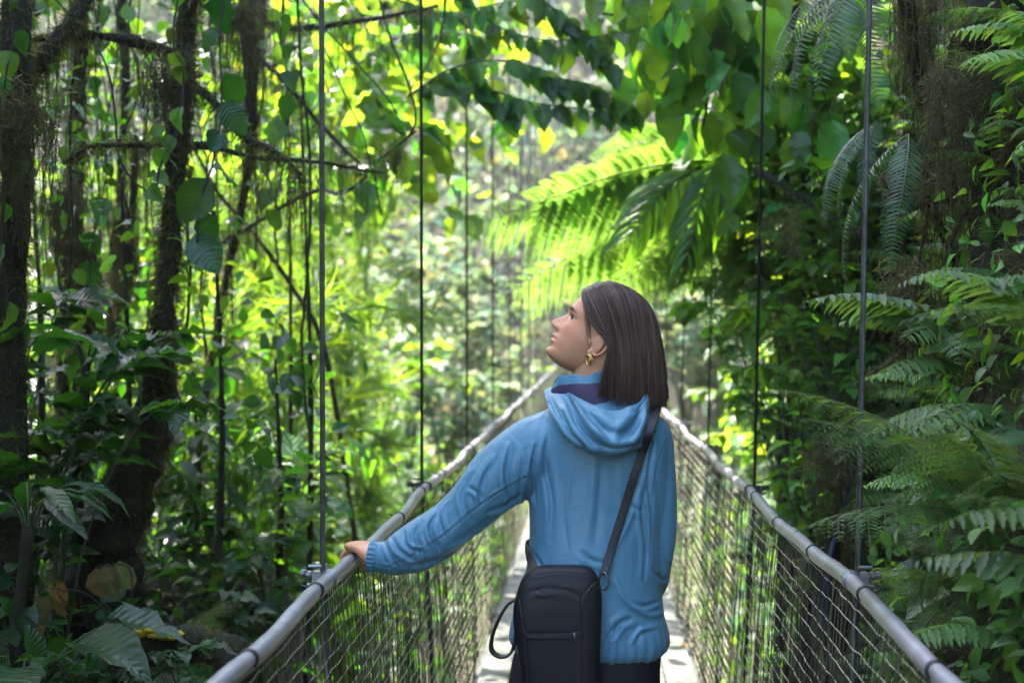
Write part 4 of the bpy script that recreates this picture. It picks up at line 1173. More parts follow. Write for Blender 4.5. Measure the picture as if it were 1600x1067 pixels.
def axis(lim_lo, lim_hi, fine_lo, fine_hi, step, ncoarse):
    f = np.arange(fine_lo, fine_hi + 1e-6, step)
    a = fine_lo - (np.geomspace(step, fine_lo - lim_lo, ncoarse))[::-1]; b = fine_hi + np.geomspace(step, lim_hi - fine_hi, ncoarse)
    return np.concatenate([a, f, b])
gx = np.concatenate([axis(-600, .3, -5, .2, .10, 34)[:-34], np.arange(.30, 2.6, .035), 2.6 + np.geomspace(.08, 600, 44)]); gy = axis(-600, 600, -1, 14, .12, 40)
GX, GY = np.meshgrid(gx, gy, indexing='ij')
GZ = hgt(GX, GY)
fine = np.exp(-((GX) / 7) ** 2) * np.exp(-((GY - 6) / 10) ** 2)
GZ = GZ + fine * (.05 * vnoise(np.stack([GX, GY, GX * 0], -1), 21, .9) + .03 * vnoise(np.stack([GX, GY, GX * 0], -1), 22, 2.6))
tag(link('ground', new_mesh('ground', np.stack([GX, GY, GZ], -1).reshape(-1, 3), gridfaces(len(gx), len(gy)), M_SOIL)), kind='structure')

def hit(px, py, dmin=2.0, dmax=60):
    """distance at which the ray through a photo pixel meets the ground"""
    D = np.concatenate([np.arange(dmin, 12, .03), np.arange(12, dmax, .2)])
    P = WA(px, py, D); below = P[:, 2] < hgt(P[:, 0], P[:, 1])
    return float(D[np.argmax(below)]) if below.any() else None
def ongr(px, D, sink=.0):
    """ground point under a photo column at a given distance"""
    p = W(px, 530, D); p[2] = float(hgt(p[0], p[1])) - sink; return p
def wall(px, py, out=.02):
    d = hit(px, py)
    return W(px, py, (d if d else 4.5) - out)

def ground_points(n, xr, yr, g, dens=None):
    x = g.uniform(*xr, n); y = g.uniform(*yr, n); z = hgt(x, y); e = .05
    nx = -(hgt(x + e, y) - hgt(x - e, y)) / (2 * e); ny = -(hgt(x, y + e) - hgt(x, y - e)) / (2 * e)
    N = np.stack([nx, ny, np.ones(n)], -1); N /= np.linalg.norm(N, axis=1)[:, None]
    return np.stack([x, y, z], -1), N

# ------------------------------------------------------------------ uncountable cover
g = np.random.default_rng(31)
# low growth on the left bank
P, N = ground_points(5200, (-4.2, -.75), (1.8, 8.5), g); mb = MB()
leaves(mb, T_OVS, P + N * g.uniform(0, .22, (len(P), 1)), N * .5 + rnd_dir(g, len(P)) + [0, 0, .1], N + rnd_dir(g, len(P)) * .6, g.uniform(.03, .12, len(P)), tints(g, len(P), .35))
P, N = ground_points(9000, (-4.2, -.75), (1.8, 8.5), g); tufts(P, N, g, .07, -.3, mb=mb)
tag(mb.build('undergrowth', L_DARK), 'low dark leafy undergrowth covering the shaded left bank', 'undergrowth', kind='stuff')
# moss and small ferns on the right bank (sampled evenly on its steep face)
def bank_points(n, yr, zr, g):
    y = g.uniform(*yr, n); zt = g.uniform(*zr, n); x = xwall(y) + (zt + .9) / 6.5 - .12
    e = .05; z = hgt(x, y); nx = -(hgt(x + e, y) - hgt(x - e, y)) / (2 * e); ny = -(hgt(x, y + e) - hgt(x, y - e)) / (2 * e)
    N = np.stack([nx, ny, np.ones(n)], -1); N /= np.linalg.norm(N, axis=1)[:, None]
    return np.stack([x, y, z], -1), N
P, N = bank_points(60000, (1.9, 9), (-.9, 4.6), g); mb = MB(); tufts(P, N, g, .042, .5, mb=mb, br=.4)
tag(mb.build('moss', L_MOSS), 'olive moss clothing the steep bank to the right of the bridge', 'moss', kind='stuff')
P, N = bank_points(11000, (2.0, 9), (-.9, 3.0), g); mb = MB(); n = len(P)
leaves(mb, T_OVS, P + N * g.uniform(0, .16, (n, 1)), N * .6 + rnd_dir(g, n) * .8 + [0, 0, -.4], N + rnd_dir(g, n) * .5 + [0, 0, .5], g.uniform(.018, .066, n), tints(g, n, .4))
tag(mb.build('ground_cover', L_LUSH), 'small leafy creepers and seedlings covering the steep right bank', 'ground cover', kind='stuff')
# small ferns all over the bank, too many to count
mb = MB(); kinds = [frond(70 + k, 1.0, 20, .30, arch=.6, tpl=T_PINW) for k in range(3)] + [frond(80 + k, 1.0, 12, .34, bip=True, arch=.55) for k in range(2)]
P, N = bank_points(520, (2.1, 7.5), (-.5, 2.9), g)
for i in range(len(P)):
    st, lf = kinds[i % 5]; s = g.uniform(.14, .40)
    d = N[i] * .7 + np.array([0, -.35, .1]) + g.normal(0, .45, 3); d[2] = abs(d[2]) * .3; d /= np.linalg.norm(d)
    x_ = np.cross(d, [0, 0, 1.0]); x_ /= np.linalg.norm(x_); z_ = np.cross(x_, d); M = np.stack([x_, d, z_], 1)
    V2, F2, t2, u2 = lf.arrays(); mb.add(V2 @ M.T * s + P[i], F2[0], None, t2 * math.exp(g.normal(0, .3)), u2)
tag(mb.build('fern_cover', L_FERN), 'small ferns covering the steep bank right of the bridge', 'ferns', kind='stuff')
# growth filling the ravine under and beside the bridge
mb = MB()
P, N = ground_points(20000, (-12, 8), (6.5, 27), g); n = len(P)
k = (np.abs(P[:, 0]) > .0); top = np.where(P[:, 0] < -.9, 2.6, np.where(P[:, 0] > .9, 2.2, 2.0))
hh = g.uniform(0, 1, n) ** 1.3 * top
Q_ = P + np.stack([g.normal(0, .2, n), g.normal(0, .2, n), hh], -1)
ok = (Q_[:, 2] < -.35) | (np.abs(Q_[:, 0]) > 1.0)
Q_ = Q_[ok]; n = len(Q_)
leaves(mb, T_OVS, Q_, rnd_dir(g, n) + [0, 0, -.15], rnd_dir(g, n) * .7 + [0, 0, .8], g.uniform(.10, .26, n), tints(g, n, .35))
tag(mb.build('ravine_growth', L_MID), 'tangled green growth filling the ravine below the footbridge', 'undergrowth', kind='stuff')
# far wood on the opposite hillside
mb = MB()
n = 52000
x = g.uniform(-24, 24, n); y = g.uniform(25, 52, n); z = hgt(x, y)
cl = 1.6 + 1.6 * vnoise(np.stack([x, y, z * .0], -1), 41, .22)
P = np.stack([x, y, z + g.uniform(0, 1, n) * np.clip(cl, .3, 4) + .1], -1)
tn = tints(g, n, .35, .2); brown = vnoise(P, 43, .16) > .45
tn[brown] *= np.array([1.35, 1.0, 1.1]); pale = vnoise(P, 44, .3) > .5; tn[pale] *= 1.35
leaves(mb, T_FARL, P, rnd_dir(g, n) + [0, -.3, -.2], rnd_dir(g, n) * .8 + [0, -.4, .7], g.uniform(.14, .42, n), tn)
tag(mb.build('distant_wood', L_FAR), 'hazy sunlit wooded hillside far behind the woman', 'forest', kind='stuff')
# ================================================================== trees
def crown_leaves(mb, g, c, rad, ncl, per, ll, tpl=T_OVS, csz=.55, br=.3):
    """leaf clumps through an ellipsoid with gaps between them"""
    u = rnd_dir(g, ncl) * (g.uniform(0, 1, (ncl, 1)) ** .45) * np.asarray(rad) + np.asarray(c)
    for p in u:
        k = int(per * g.uniform(.5, 1.4)); off = g.normal(0, csz * g.uniform(.5, 1.1), (k, 3)) * [1, 1, .55]
        leaves(mb, tpl, p + off, rnd_dir(g, k) + [0, 0, -.35], rnd_dir(g, k) * .6 + [0, 0, .9], ll * g.uniform(.5, 1.2, k), tints(g, k, br) * math.exp(g.normal(0, .2)))

def tree(name, label, trunk, rad, limbs=(), crown=None, bark=M_BARK, leafm=L_MID, moss=0, hang=0, seed=0, mossm=L_MOSS, group=None, cat='tree', hl=(.06, .32), ml=.045, lsides=10, crown_extra=None, amp=.18):
    """trunk, limbs, crown and moss of one tree; trunk and limbs are world polylines"""
    g = np.random.default_rng(seed); base = np.array(trunk[0])
    e = empty(name, base); tag(e, label, cat, group); off = tuple(-base)
    n = max(40, len(trunk) * 12); P = spline(trunk, n); r = np.interp(np.linspace(0, 1, n), np.linspace(0, 1, len(rad)), rad)
    b = MB(); rough_tube(b, P, r, 20, seed, amp); b.build('trunk', bark, e, loc=off)
    src = [(P, r)]
    for lp, lr in limbs:
        m = max(24, len(lp) * 8); LP = spline(lp, m) + np.cumsum(g.normal(0, .0018, (m, 3)), 0); rr = np.linspace(lr[0], lr[1], m)
        b = MB(); rough_tube(b, LP, rr, lsides, seed + 3, .22); b.build('limb', bark, e, loc=off); src.append((LP, rr))
    if crown is not None or crown_extra is not None:
        b = MB()
        if crown is not None: crown_leaves(b, g, *crown)
        if crown_extra is not None: crown_extra(b, g, src)
        b.build('crown', leafm, e, loc=off)
    if moss or hang:
        b = MB()
        tot = sum(len(p) * np.mean(q) for p, q in src)
        for p, q in src:
            vis = p[:, 2] < 4.2
            if vis.sum() < 3: continue
            p2, q2 = p[vis], q[vis]
            k = int(moss * len(p) * np.mean(q) / tot) + 20
            if moss:
                S_, N_ = surf_samples(p2, q2, k, g); tufts(S_, N_, g, ml, .7, mb=b, br=.35)
            if hang:
                k = max(2, int(hang * len(p) / sum(len(a[0]) for a in src)))
                S_, N_ = surf_samples(p2, q2, k, g)
                for s_ in S_:
                    for c_ in range(3): moss_strand(b, s_ + g.normal(0, .018, 3) * [1, 1, .2], g.uniform(*hl) * g.uniform(.4, 1), g)
        b.build('moss', mossm, e, loc=off)
    return e

def tp(pts):        # pixel polyline with distances -> world polyline
    return [W(*p) for p in pts]
def up_to(p, z, dx=0, dy=0): return np.array([p[0] + dx, p[1] + dy, z])

# --- the mossy trunks of the left bank (their unseen crowns are set overhead to block the sun)
t = tp([(135, 915, 4.5), (160, 860, 4.5), (205, 760, 4.5), (240, 655, 4.5), (252, 540, 4.5), (262, 420, 4.5), (276, 250, 4.5), (290, 60, 4.5), (300, -80, 4.5)]); t[0][2] -= .25
t += [up_to(t[-1], 4.2, -.15, .4), up_to(t[-1], 6.2, -.5, 1.3)]
tree('mossy_tree', 'slender dark mossy tree with a leaning swollen base, nearest trunk left of the bridge', t, [.15, .14, .105, .074, .054, .040, .036, .035, .036, .036, .035, .03],
     limbs=[(tp([(286, 90, 4.5), (225, 70, 4.4), (140, 56, 4.35), (50, 60, 4.3), (-40, 72, 4.3)]), (.022, .010)), (tp([(284, 120, 4.5), (330, 150, 4.45), (375, 200, 4.4), (430, 232, 4.35), (470, 262, 4.3)]), (.020, .006)),
            (tp([(268, 232, 4.5), (330, 226, 4.6), (400, 238, 4.7), (500, 246, 4.8), (600, 262, 4.9)]), (.014, .005)), (tp([(262, 228, 4.5), (200, 225, 4.5), (140, 222, 4.4), (90, 250, 4.4)]), (.013, .006))],
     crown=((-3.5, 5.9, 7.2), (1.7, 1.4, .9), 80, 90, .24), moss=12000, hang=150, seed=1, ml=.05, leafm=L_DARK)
t = tp([(10, 720, 4.0), (14, 560, 4.0), (22, 380, 4.0), (26, 180, 4.0), (24, -60, 4.0)]); t[0][2] -= .5; t += [up_to(t[-1], 5.5, -.4, .8)]
tree('mossy_tree', 'black thick mossy trunk at the left edge of the photo', t, [.07, .05, .042, .038, .042, .04], limbs=[(tp([(26, 200, 4), (60, 110, 4.1), (120, 40, 4.2), (160, -30, 4.3)]), (.03, .02))],
     crown=((-5.9, 5.4, 6.6), (1.4, 1.2, .8), 45, 90, .22), moss=8000, hang=90, seed=2, leafm=L_DARK)
t = tp([(95, 760, 5.4), (104, 600, 5.4), (112, 440, 5.4), (116, 300, 5.4), (124, 120, 5.4), (128, -60, 5.4)]); t[0][2] -= .8; t += [up_to(t[-1], 6, -.2, .5)]
tree('mossy_tree', 'trunk wrapped in pale hanging moss, between the black edge trunk and the leaning tree', t, [.06, .045, .034, .03, .028, .026, .02],
     limbs=[(tp([(114, 380, 5.4), (130, 400, 5.3), (140, 460, 5.2), (128, 560, 5.2)]), (.05, .03))], crown=((-3.6, 6.2, 6.4), (1.0, .8, .5), 30, 80, .24), moss=9000, hang=170, seed=3, mossm=L_HANG, hl=(.10, .45), ml=.06, leafm=L_DARK)
t = tp([(172, 720, 6.0), (176, 560, 6.0), (180, 420, 6.0), (192, 260, 6.0), (196, 60, 6.0), (196, -60, 6.0)]); t[0][2] -= 1.2; t += [up_to(t[-1], 6, .2, .3)]
tree('mossy_tree', 'thin straight trunk with moss rags, directly left of the leaning mossy tree', t, [.04, .028, .02, .02, .02, .02, .02], limbs=[(tp([(178, 480, 6), (200, 430, 5.9), (204, 330, 5.8), (214, 200, 5.8)]), (.022, .012))],
     moss=6000, hang=110, seed=4, mossm=L_HANG, hl=(.1, .5), crown=((-3.4, 5.4, 7.0), (.8, .6, .5), 22, 70, .22), leafm=L_DARK)
t = tp([(384, 420, 5.6), (388, 260, 5.6), (392, 120, 5.6), (398, 0, 5.6), (402, -80, 5.6)]); t[0][2] -= .1
t = tp([(300, 820, 5.9), (318, 640, 5.9), (345, 480, 5.8)]) + t[1:] + [up_to(t[-1], 6.6, .1, .4)]
tree('mossy_tree', 'dark trunk draped with a heavy beard of moss at its upper part', t, [.02, .018, .016, .018, .032, .05, .05, .04], limbs=[(tp([(396, 20, 5.6), (440, 40, 5.5), (500, 38, 5.4), (600, 22, 5.3), (690, 0, 5.2)]), (.018, .006)), (tp([(392, 80, 5.6), (440, 130, 5.4), (510, 210, 5.3), (560, 260, 5.2)]), (.012, .005))],
     crown=((-2.6, 5.0, 6.9), (1.0, .7, .6), 34, 80, .22), moss=6000, hang=150, seed=5, mossm=L_HANG, hl=(.08, .42), leafm=L_DARK)
# --- leaning thin dead stem that crosses the feathery bamboo
t = tp([(560, 720, 6.4), (510, 560, 6.4), (460, 455, 6.4), (400, 370, 6.4), (340, 300, 6.4), (300, 225, 6.4)]); t[0][2] -= .5
tree('leaning_sapling', 'thin bare sapling leaning diagonally across the feathery bamboo', t, [.016, .014, .013, .012, .010, .006], moss=700, hang=8, seed=7, cat='tree')
# --- unseen overhead trees added to block the sun from the foreground
for k, (bx, by, c, rd, nc) in enumerate([((-6.6), 6.2, (-4.6, 5.9, 7.8), (2.2, 1.5, .9), 75), (3.9, 6.6, (.0, 5.7, 7.4), (2.4, 1.0, .8), 85), (-6.9, 9.2, (-2.4, 6.3, 8.4), (2.3, 1.7, .8), 85)]):
    z0 = float(hgt(bx, by)) - .3
    t = [np.array([bx, by, z0]), np.array([bx, by, (z0 + 5) / 2]), np.array([bx * .97 + c[0] * .03, by, 5.2]), np.array([bx * .6 + c[0] * .4, (by + c[1]) / 2, 6.9]), np.array(c) + [0, 0, -.1]]
    tree('shade_tree', ['tall shade tree reaching over the left bank', 'tall shade tree reaching over the bridge from the right', 'tall shade tree arching over the bridge from the left'][k],
         t, [.22, .18, .15, .09, .04], crown=(c, rd, nc, 95, .25), seed=20 + k, leafm=L_DARK)

# --- branch tree hanging into the top centre (leaves in hanging rows)
def hang_rows(rows, ll=.13, tpl=T_OVATE, down=1.0, per=14):
    def f(mb, g, src):
        for pts in rows:
            P = spline(pts, 40); i = np.linspace(3, 39, per).astype(int)
            for k in (-1, 1):
                T_ = np.gradient(P, axis=0)[i]; T_ /= np.linalg.norm(T_, axis=1)[:, None]
                sd = np.cross(T_, [0, 0, 1.0]); D = sd * k * .5 + T_ * .35 + np.array([0, 0, -down]) * g.uniform(.5, 1.3, (per, 1)) + g.normal(0, .18, (per, 3))
                leaves(mb, tpl, P[i], D, -FW * .7 + sd * k * .6 + g.normal(0, .35, (per, 3)), ll * g.uniform(.6, 1.15, per), tints(g, per, .3, .2))
            mb.tube(P, np.linspace(.006, .0025, 40), 5, False, tint=(.5, .35, .4))
    return f
DB_ = 5.6
t = [np.array([-5.6, 9.0, -1.5]), np.array([-5.2, 8.6, 2.2]), W(380, -260, 8.0), W(560, -140, DB_ + .3), W(700, -60, DB_), W(820, -30, DB_)]
rows = [tp(r) for r in ([(700, -40, DB_), (760, 30, DB_), (830, 60, DB_), (905, 62, DB_ - .2), (965, 50, DB_ - .3)], [(640, 150, DB_ - .3), (700, 110, DB_ - .2), (770, 95, DB_ - .1), (850, 110, DB_), (930, 150, DB_)],
     [(690, 130, DB_), (760, 140, DB_), (830, 160, DB_), (900, 170, DB_), (975, 185, DB_)], [(620, 0, DB_ + .3), (690, 20, DB_ + .3), (760, 10, DB_ + .2), (850, -10, DB_)],
     [(800, -40, DB_), (860, 10, DB_ - .2), (900, 40, DB_ - .2), (955, 100, DB_ - .3)], [(560, 100, DB_ + .8), (620, 60, DB_ + .6), (690, 50, DB_ + .5), (760, 60, DB_ + .4)], [(730, 60, DB_), (745, 110, DB_), (770, 150, DB_), (800, 180, DB_)],
     [(840, 120, DB_), (880, 125, DB_), (930, 135, DB_), (990, 170, DB_)])]
tree('branch_tree', 'tree hanging rows of oval green leaves into the top centre of the photo', t, [.12, .10, .05, .02, .012, .006], limbs=[(tp([(560, -140, DB_ + .3), (600, 30, DB_), (650, 180, DB_ - .3), (590, 250, DB_ - .4)]), (.008, .003)), (tp([(700, -60, DB_), (690, 60, DB_), (640, 150, DB_ - .3)]), (.006, .003))],
     crown_extra=hang_rows(rows), seed=41, leafm=L_MID)
# bright tree behind it, upper left of the centre
def clumps(cs, ll=.17, tpl=T_OVATE, dn=-.4):
    def f(mb, g, src):
        for (px, py, D, sx, sz, k) in cs:
            c = W(px, py, D); off = g.normal(0, 1, (k, 3)) * [sx, .35, sz]
            leaves(mb, tpl, c + off, rnd_dir(g, k) + [0, 0, dn], rnd_dir(g, k) * .7 + [0, 0, .7], ll * g.uniform(.55, 1.2, k), tints(g, k, .3, .2))
    return f
t = [np.array([-4.8, 12, -2.0]), np.array([-4.4, 11.5, 1.5]), W(470, 60, 10.5), W(560, 20, 9.6), W(640, 0, 9.2)]
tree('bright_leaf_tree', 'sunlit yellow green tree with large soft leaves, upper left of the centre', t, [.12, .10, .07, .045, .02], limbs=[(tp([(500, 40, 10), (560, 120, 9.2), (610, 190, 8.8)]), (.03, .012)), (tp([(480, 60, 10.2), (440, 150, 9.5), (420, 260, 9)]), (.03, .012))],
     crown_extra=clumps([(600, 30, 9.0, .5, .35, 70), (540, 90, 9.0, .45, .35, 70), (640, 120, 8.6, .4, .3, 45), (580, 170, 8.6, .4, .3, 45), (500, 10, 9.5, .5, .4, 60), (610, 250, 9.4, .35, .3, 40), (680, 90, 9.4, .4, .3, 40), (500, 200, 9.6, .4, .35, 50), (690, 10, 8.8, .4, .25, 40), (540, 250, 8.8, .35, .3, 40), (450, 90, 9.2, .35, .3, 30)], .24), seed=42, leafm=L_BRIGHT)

# --- big soft leaves on a twig in front of the second left cable
t = [np.array([-3.6, 6.6, -.6]), np.array([-3.0, 6.5, 1.2]), W(430, 330, 6.2), W(540, 300, 5.9), W(600, 245, 5.7), W(650, 205, 5.5)]
def big(mb, g, src):
    for (x, y, dx, dy, L_) in ((655, 205, 75, 55, .30), (650, 200, 60, 22, .20), (648, 205, -95, -10, .22), (640, 212, -40, 60, .20), (630, 215, -30, -45, .18), (600, 245, -20, 60, .20), (560, 285, 40, 45, .16), (545, 298, -60, 30, .17), (585, 262, -70, -5, .16), (500, 312, 10, 60, .15), (615, 230, 25, 70, .18)):
        leaves(mb, T_OVATE, W(x, y, 5.5)[None], (RT * dx - UP * dy + FW * g.normal(0, 25))[None], (UP * .8 - FW * .6 + g.normal(0, .2, 3))[None], L_, tints(g, 1, .15))
tree('sapling', 'sapling holding out large pointed green leaves in front of the second left cable', t, [.02, .016, .012, .010, .007, .004], crown_extra=big, seed=43, leafm=L_MID)

# --- tree fern with lime fronds
TFD = 6.3
t = tp([(1250, 760, TFD + .4), (1246, 680, TFD + .4), (1238, 580, TFD + .3), (1222, 440, TFD + .1), (1200, 300, TFD), (1186, 262, TFD)]); t[0][2] = -3.2
tf_ = empty('tree_fern', t[0]); tag(tf_, 'tree fern with a pale trunk spreading lime green fronds behind the woman\'s head', 'tree fern')
b = MB(); rough_tube(b, spline(t, 80), np.interp(np.linspace(0, 1, 80), [0, .7, 1], [.07, .055, .05]), 16, 9, .2); b.build('trunk', M_PALEBARK, tf_, loc=tuple(-t[0]))
b = MB(); S_, N_ = surf_samples(spline(t, 80)[55:], .055, 900, np.random.default_rng(2)); tufts(S_, N_, np.random.default_rng(3), .09, .9, mb=b); b.build('moss', L_HANG, tf_, loc=tuple(-t[0]))
top_ = t[-1]
def hanging_frond(pts, plen, npin, seed, upk=.62, tone=1.0):
    """tree-fern frond: a stalk along the points, side branches that droop, rows of narrow leaflets on each"""
    g = np.random.default_rng(seed); P = spline(tp(pts), 60); st, lf = MB(), MB()
    st.tube(P, np.linspace(.009, .002, 60), 5, False)
    q = np.linspace(.10, .985, npin); i = (q * 59).astype(int); T_ = np.gradient(P, axis=0)[i]; T_ /= np.linalg.norm(T_, axis=1)[:, None]
    side = np.cross(T_, FW * .75 + UP * .66); side /= np.linalg.norm(side, axis=1)[:, None]
    prof_ = np.minimum(1, .5 + 1.9 * q) * (1 - q ** 2.6) ** .7 + .06
    for k in (-1, 1):
        for j in range(npin):
            sd = side[j] * k; lowr = sd[2] < 0
            ln = 1.2 * plen * prof_[j] * (1 if lowr else upk) * g.uniform(.9, 1.08)
            d = sd + T_[j] * .55 + g.normal(0, .05, 3); d /= np.linalg.norm(d)
            n2 = max(6, int(ln / .0125)); s_ = np.linspace(.03, .99, n2)
            C_ = P[i[j]] + d * (s_ * ln)[:, None] + np.array([0, 0, -1.0]) * (s_ ** 2 * ln * (.18 if lowr else .32))[:, None]
            tt_ = np.gradient(C_, axis=0); tt_ /= np.linalg.norm(tt_, axis=1)[:, None]
            nn_ = FW * .75 + UP * .66; X = np.cross(tt_, nn_); X /= np.linalg.norm(X, axis=1)[:, None]
            l2 = ln * .20 * (1 - s_ ** 1.7) ** .8 + .006; tn = tints(g, 1, .12, .06) * tone
            st.tube(C_[:: max(1, n2 // 6)], .0014, 3, False)
            for kk in (-1, 1): leaves(lf, T_BLP, C_, X * kk + tt_ * .5 + g.normal(0, .05, (n2, 3)), nn_ + g.normal(0, .12, (n2, 3)), l2, tn)
    V1, F1, t1, u1 = st.arrays(); V2, F2, t2, u2 = lf.arrays()
    me = new_mesh('frond', np.concatenate([V1, V2]), np.concatenate([F1[0], F2[0] + len(V1)]), [M_RACHIS, L_LIME], True, np.concatenate([t1, t2]), np.concatenate([u1, u2]), np.concatenate([np.zeros(len(F1[0])), np.ones(len(F2[0]))]))
    return link('frond', me, tf_, tuple(-t[0]))
TT = TFD
for k, (pts, pl_, np_) in enumerate([
    ([(1182, 262, TT), (1090, 252, TT - .1), (970, 272, TT - .2), (860, 310, TT - .3), (730, 356, TT - .35)], .38, 24), ([(1184, 268, TT), (1100, 296, TT + .15), (1000, 345, TT + .2), (900, 395, TT + .2), (775, 468, TT + .2)], .36, 24),
    ([(1188, 272, TT), (1130, 322, TT - .3), (1055, 372, TT - .5), (962, 440, TT - .6)], .32, 20), ([(1190, 276, TT), (1172, 335, TT - .3), (1140, 390, TT - .5), (1085, 470, TT - .6)], .30, 18), ([(1194, 276, TT), (1192, 340, TT - .3), (1178, 400, TT - .5), (1150, 470, TT - .6)], .26, 16),
    ([(1182, 258, TT), (1100, 222, TT + .3), (1010, 222, TT + .5), (925, 250, TT + .7)], .32, 20), 
    
    ([(1188, 280, TT), (1200, 340, TT - .2), (1215, 400, TT - .3), (1225, 470, TT - .3)], .22, 14), ([(1186, 270, TT), (1110, 330, TT + .5), (1030, 400, TT + .7), (960, 455, TT + .8)], .30, 18)]):
    hanging_frond(pts, pl_, np_, 60 + k)

# understorey saplings that fill the gaps between the left trunks
for k, (bx, D, cs, mt, ll, lab) in enumerate([
    (70, 5.8, [(40, 120, 5.8, .16, .22, 70), (90, 210, 5.8, .14, .2, 60), (60, 330, 5.8, .12, .2, 40)], L_DARK, .085, 'dark leafy sapling between the two leftmost trunks'),
    (150, 6.4, [(150, 90, 6.4, .16, .2, 60), (170, 220, 6.4, .15, .22, 60), (150, 360, 6.4, .14, .2, 50), (160, 500, 6.4, .16, .16, 50)], L_MID, .085, 'green leafy sapling right of the trunk with pale hanging moss'),
    (225, 6.8, [(225, 130, 6.8, .15, .22, 60), (230, 300, 6.8, .14, .22, 60), (222, 430, 6.8, .14, .18, 50), (215, 560, 6.8, .18, .16, 60)], L_MID, .09, 'green leafy sapling directly behind the leaning mossy tree'),
    (330, 6.6, [(335, 60, 6.6, .18, .18, 60), (340, 170, 6.6, .15, .16, 40), (330, 420, 6.8, .12, .16, 30)], L_MID, .095, 'leafy sapling between the leaning tree and the moss-bearded trunk'),
    (440, 6.6, [(450, 110, 6.6, .18, .22, 60), (440, 220, 6.6, .15, .16, 40), (470, 330, 6.8, .12, .1, 20)], L_MID, .10, 'leafy sapling right of the moss-bearded trunk'),
    (40, 4.6, [(60, 420, 4.6, .14, .2, 60), (30, 560, 4.6, .14, .16, 50)], L_MID, .07, 'small-leaved sapling in front of the second trunk from the left edge'),
    (190, 4.9, [(190, 300, 4.9, .10, .22, 50), (205, 170, 4.9, .12, .16, 45), (180, 450, 4.9, .10, .14, 35)], L_LUSH, .065, 'small-leaved sapling just left of the leaning mossy tree'),
    (335, 4.9, [(335, 330, 4.9, .10, .16, 40), (325, 480, 4.9, .10, .14, 40)], L_LUSH, .07, 'small-leaved sapling just right of the leaning mossy tree at mid height'),
    (425, 5.2, [(430, 560, 5.2, .13, .12, 45), (400, 640, 5.2, .16, .12, 50)], L_DARK, .10, 'dark broad-leaved sapling silhouetted between the leaning tree and the first left cable'),
    (120, 4.7, [(120, 700, 4.7, .2, .14, 60), (110, 130, 4.9, .14, .18, 50)], L_MID, .075, 'sapling with leaves high and low in front of the trunk of pale hanging moss'),
    (480, 5.6, [(470, 150, 5.6, .14, .2, 45), (455, 40, 5.6, .16, .14, 45)], L_LUSH, .08, 'small-leaved sapling top left of the first left cable'),
    (300, 5.6, [(300, 580, 5.6, .16, .12, 50), (330, 660, 5.6, .18, .12, 60)], L_DARK, .10, 'low dark sapling at the right side of the leaning trunk')]):
    b0 = ongr(bx, D, .1); top = W(cs[0][0], cs[0][1], D)
    tree('sapling', lab, [b0, (b0 + top) / 2 + [.03, 0, 0], top], [.016, .012, .005], crown_extra=clumps(cs, ll, T_OVS, -.3), seed=90 + k, leafm=mt)
# thin lianas
gq = np.random.default_rng(71)
for k in range(16):
    x = [12, 38, 66, 88, 110, 138, 158, 182, 206, 228, 312, 338, 362, 412, 436, 470][k]; D = gq.uniform(4.6, 6.4); yb = gq.uniform(330, 700)
    P = spline([W(x + gq.normal(0, 10), y_, D) for y_ in np.linspace(-50, yb, 6)], 60); e = empty('liana', P[0])
    tag(e, 'thin bare liana hanging among the dark left trunks', 'liana', 'lianas among the left trunks')
    b = MB(); b.tube(P + np.cumsum(gq.normal(0, .0014, (60, 3)), 0), gq.uniform(.003, .007), 5); b.build('stem', M_BARK, e, loc=tuple(-P[0]))
    b = MB(); S_, N_ = surf_samples(P, .006, 300, gq); tufts(S_, N_, gq, .035, .8, mb=b)
    for s_ in S_[:10]: moss_strand(b, s_, gq.uniform(.05, .2), gq)
    b.build('moss', L_HANG, e, loc=tuple(-P[0]))
# unseen trees added beside and behind the viewpoint to darken the left bank
for k, (bx, by, c, rd) in enumerate([(-3.2, 1.2, (-2.9, 1.0, 2.8), (.9, 1.0, 1.6)), (-3.6, -.8, (-3.2, -.8, 3.2), (1.1, 1.2, 1.9)), (-3.9, 2.6, (-3.9, 2.8, 3.4), (.8, 1.0, 1.8))]):
    z0 = float(hgt(bx, by)) - .2
    tree('bank_tree', ['leafy tree on the left bank beside the viewpoint', 'leafy tree on the left bank behind the viewpoint', 'leafy tree on the left bank just outside the left edge'][k], [np.array([bx, by, z0]), np.array([bx, by, (z0 + c[2]) / 2]), np.array(c)], [.1, .08, .04], crown=(c, rd, 110, 70, .22), seed=110 + k, leafm=L_DARK)
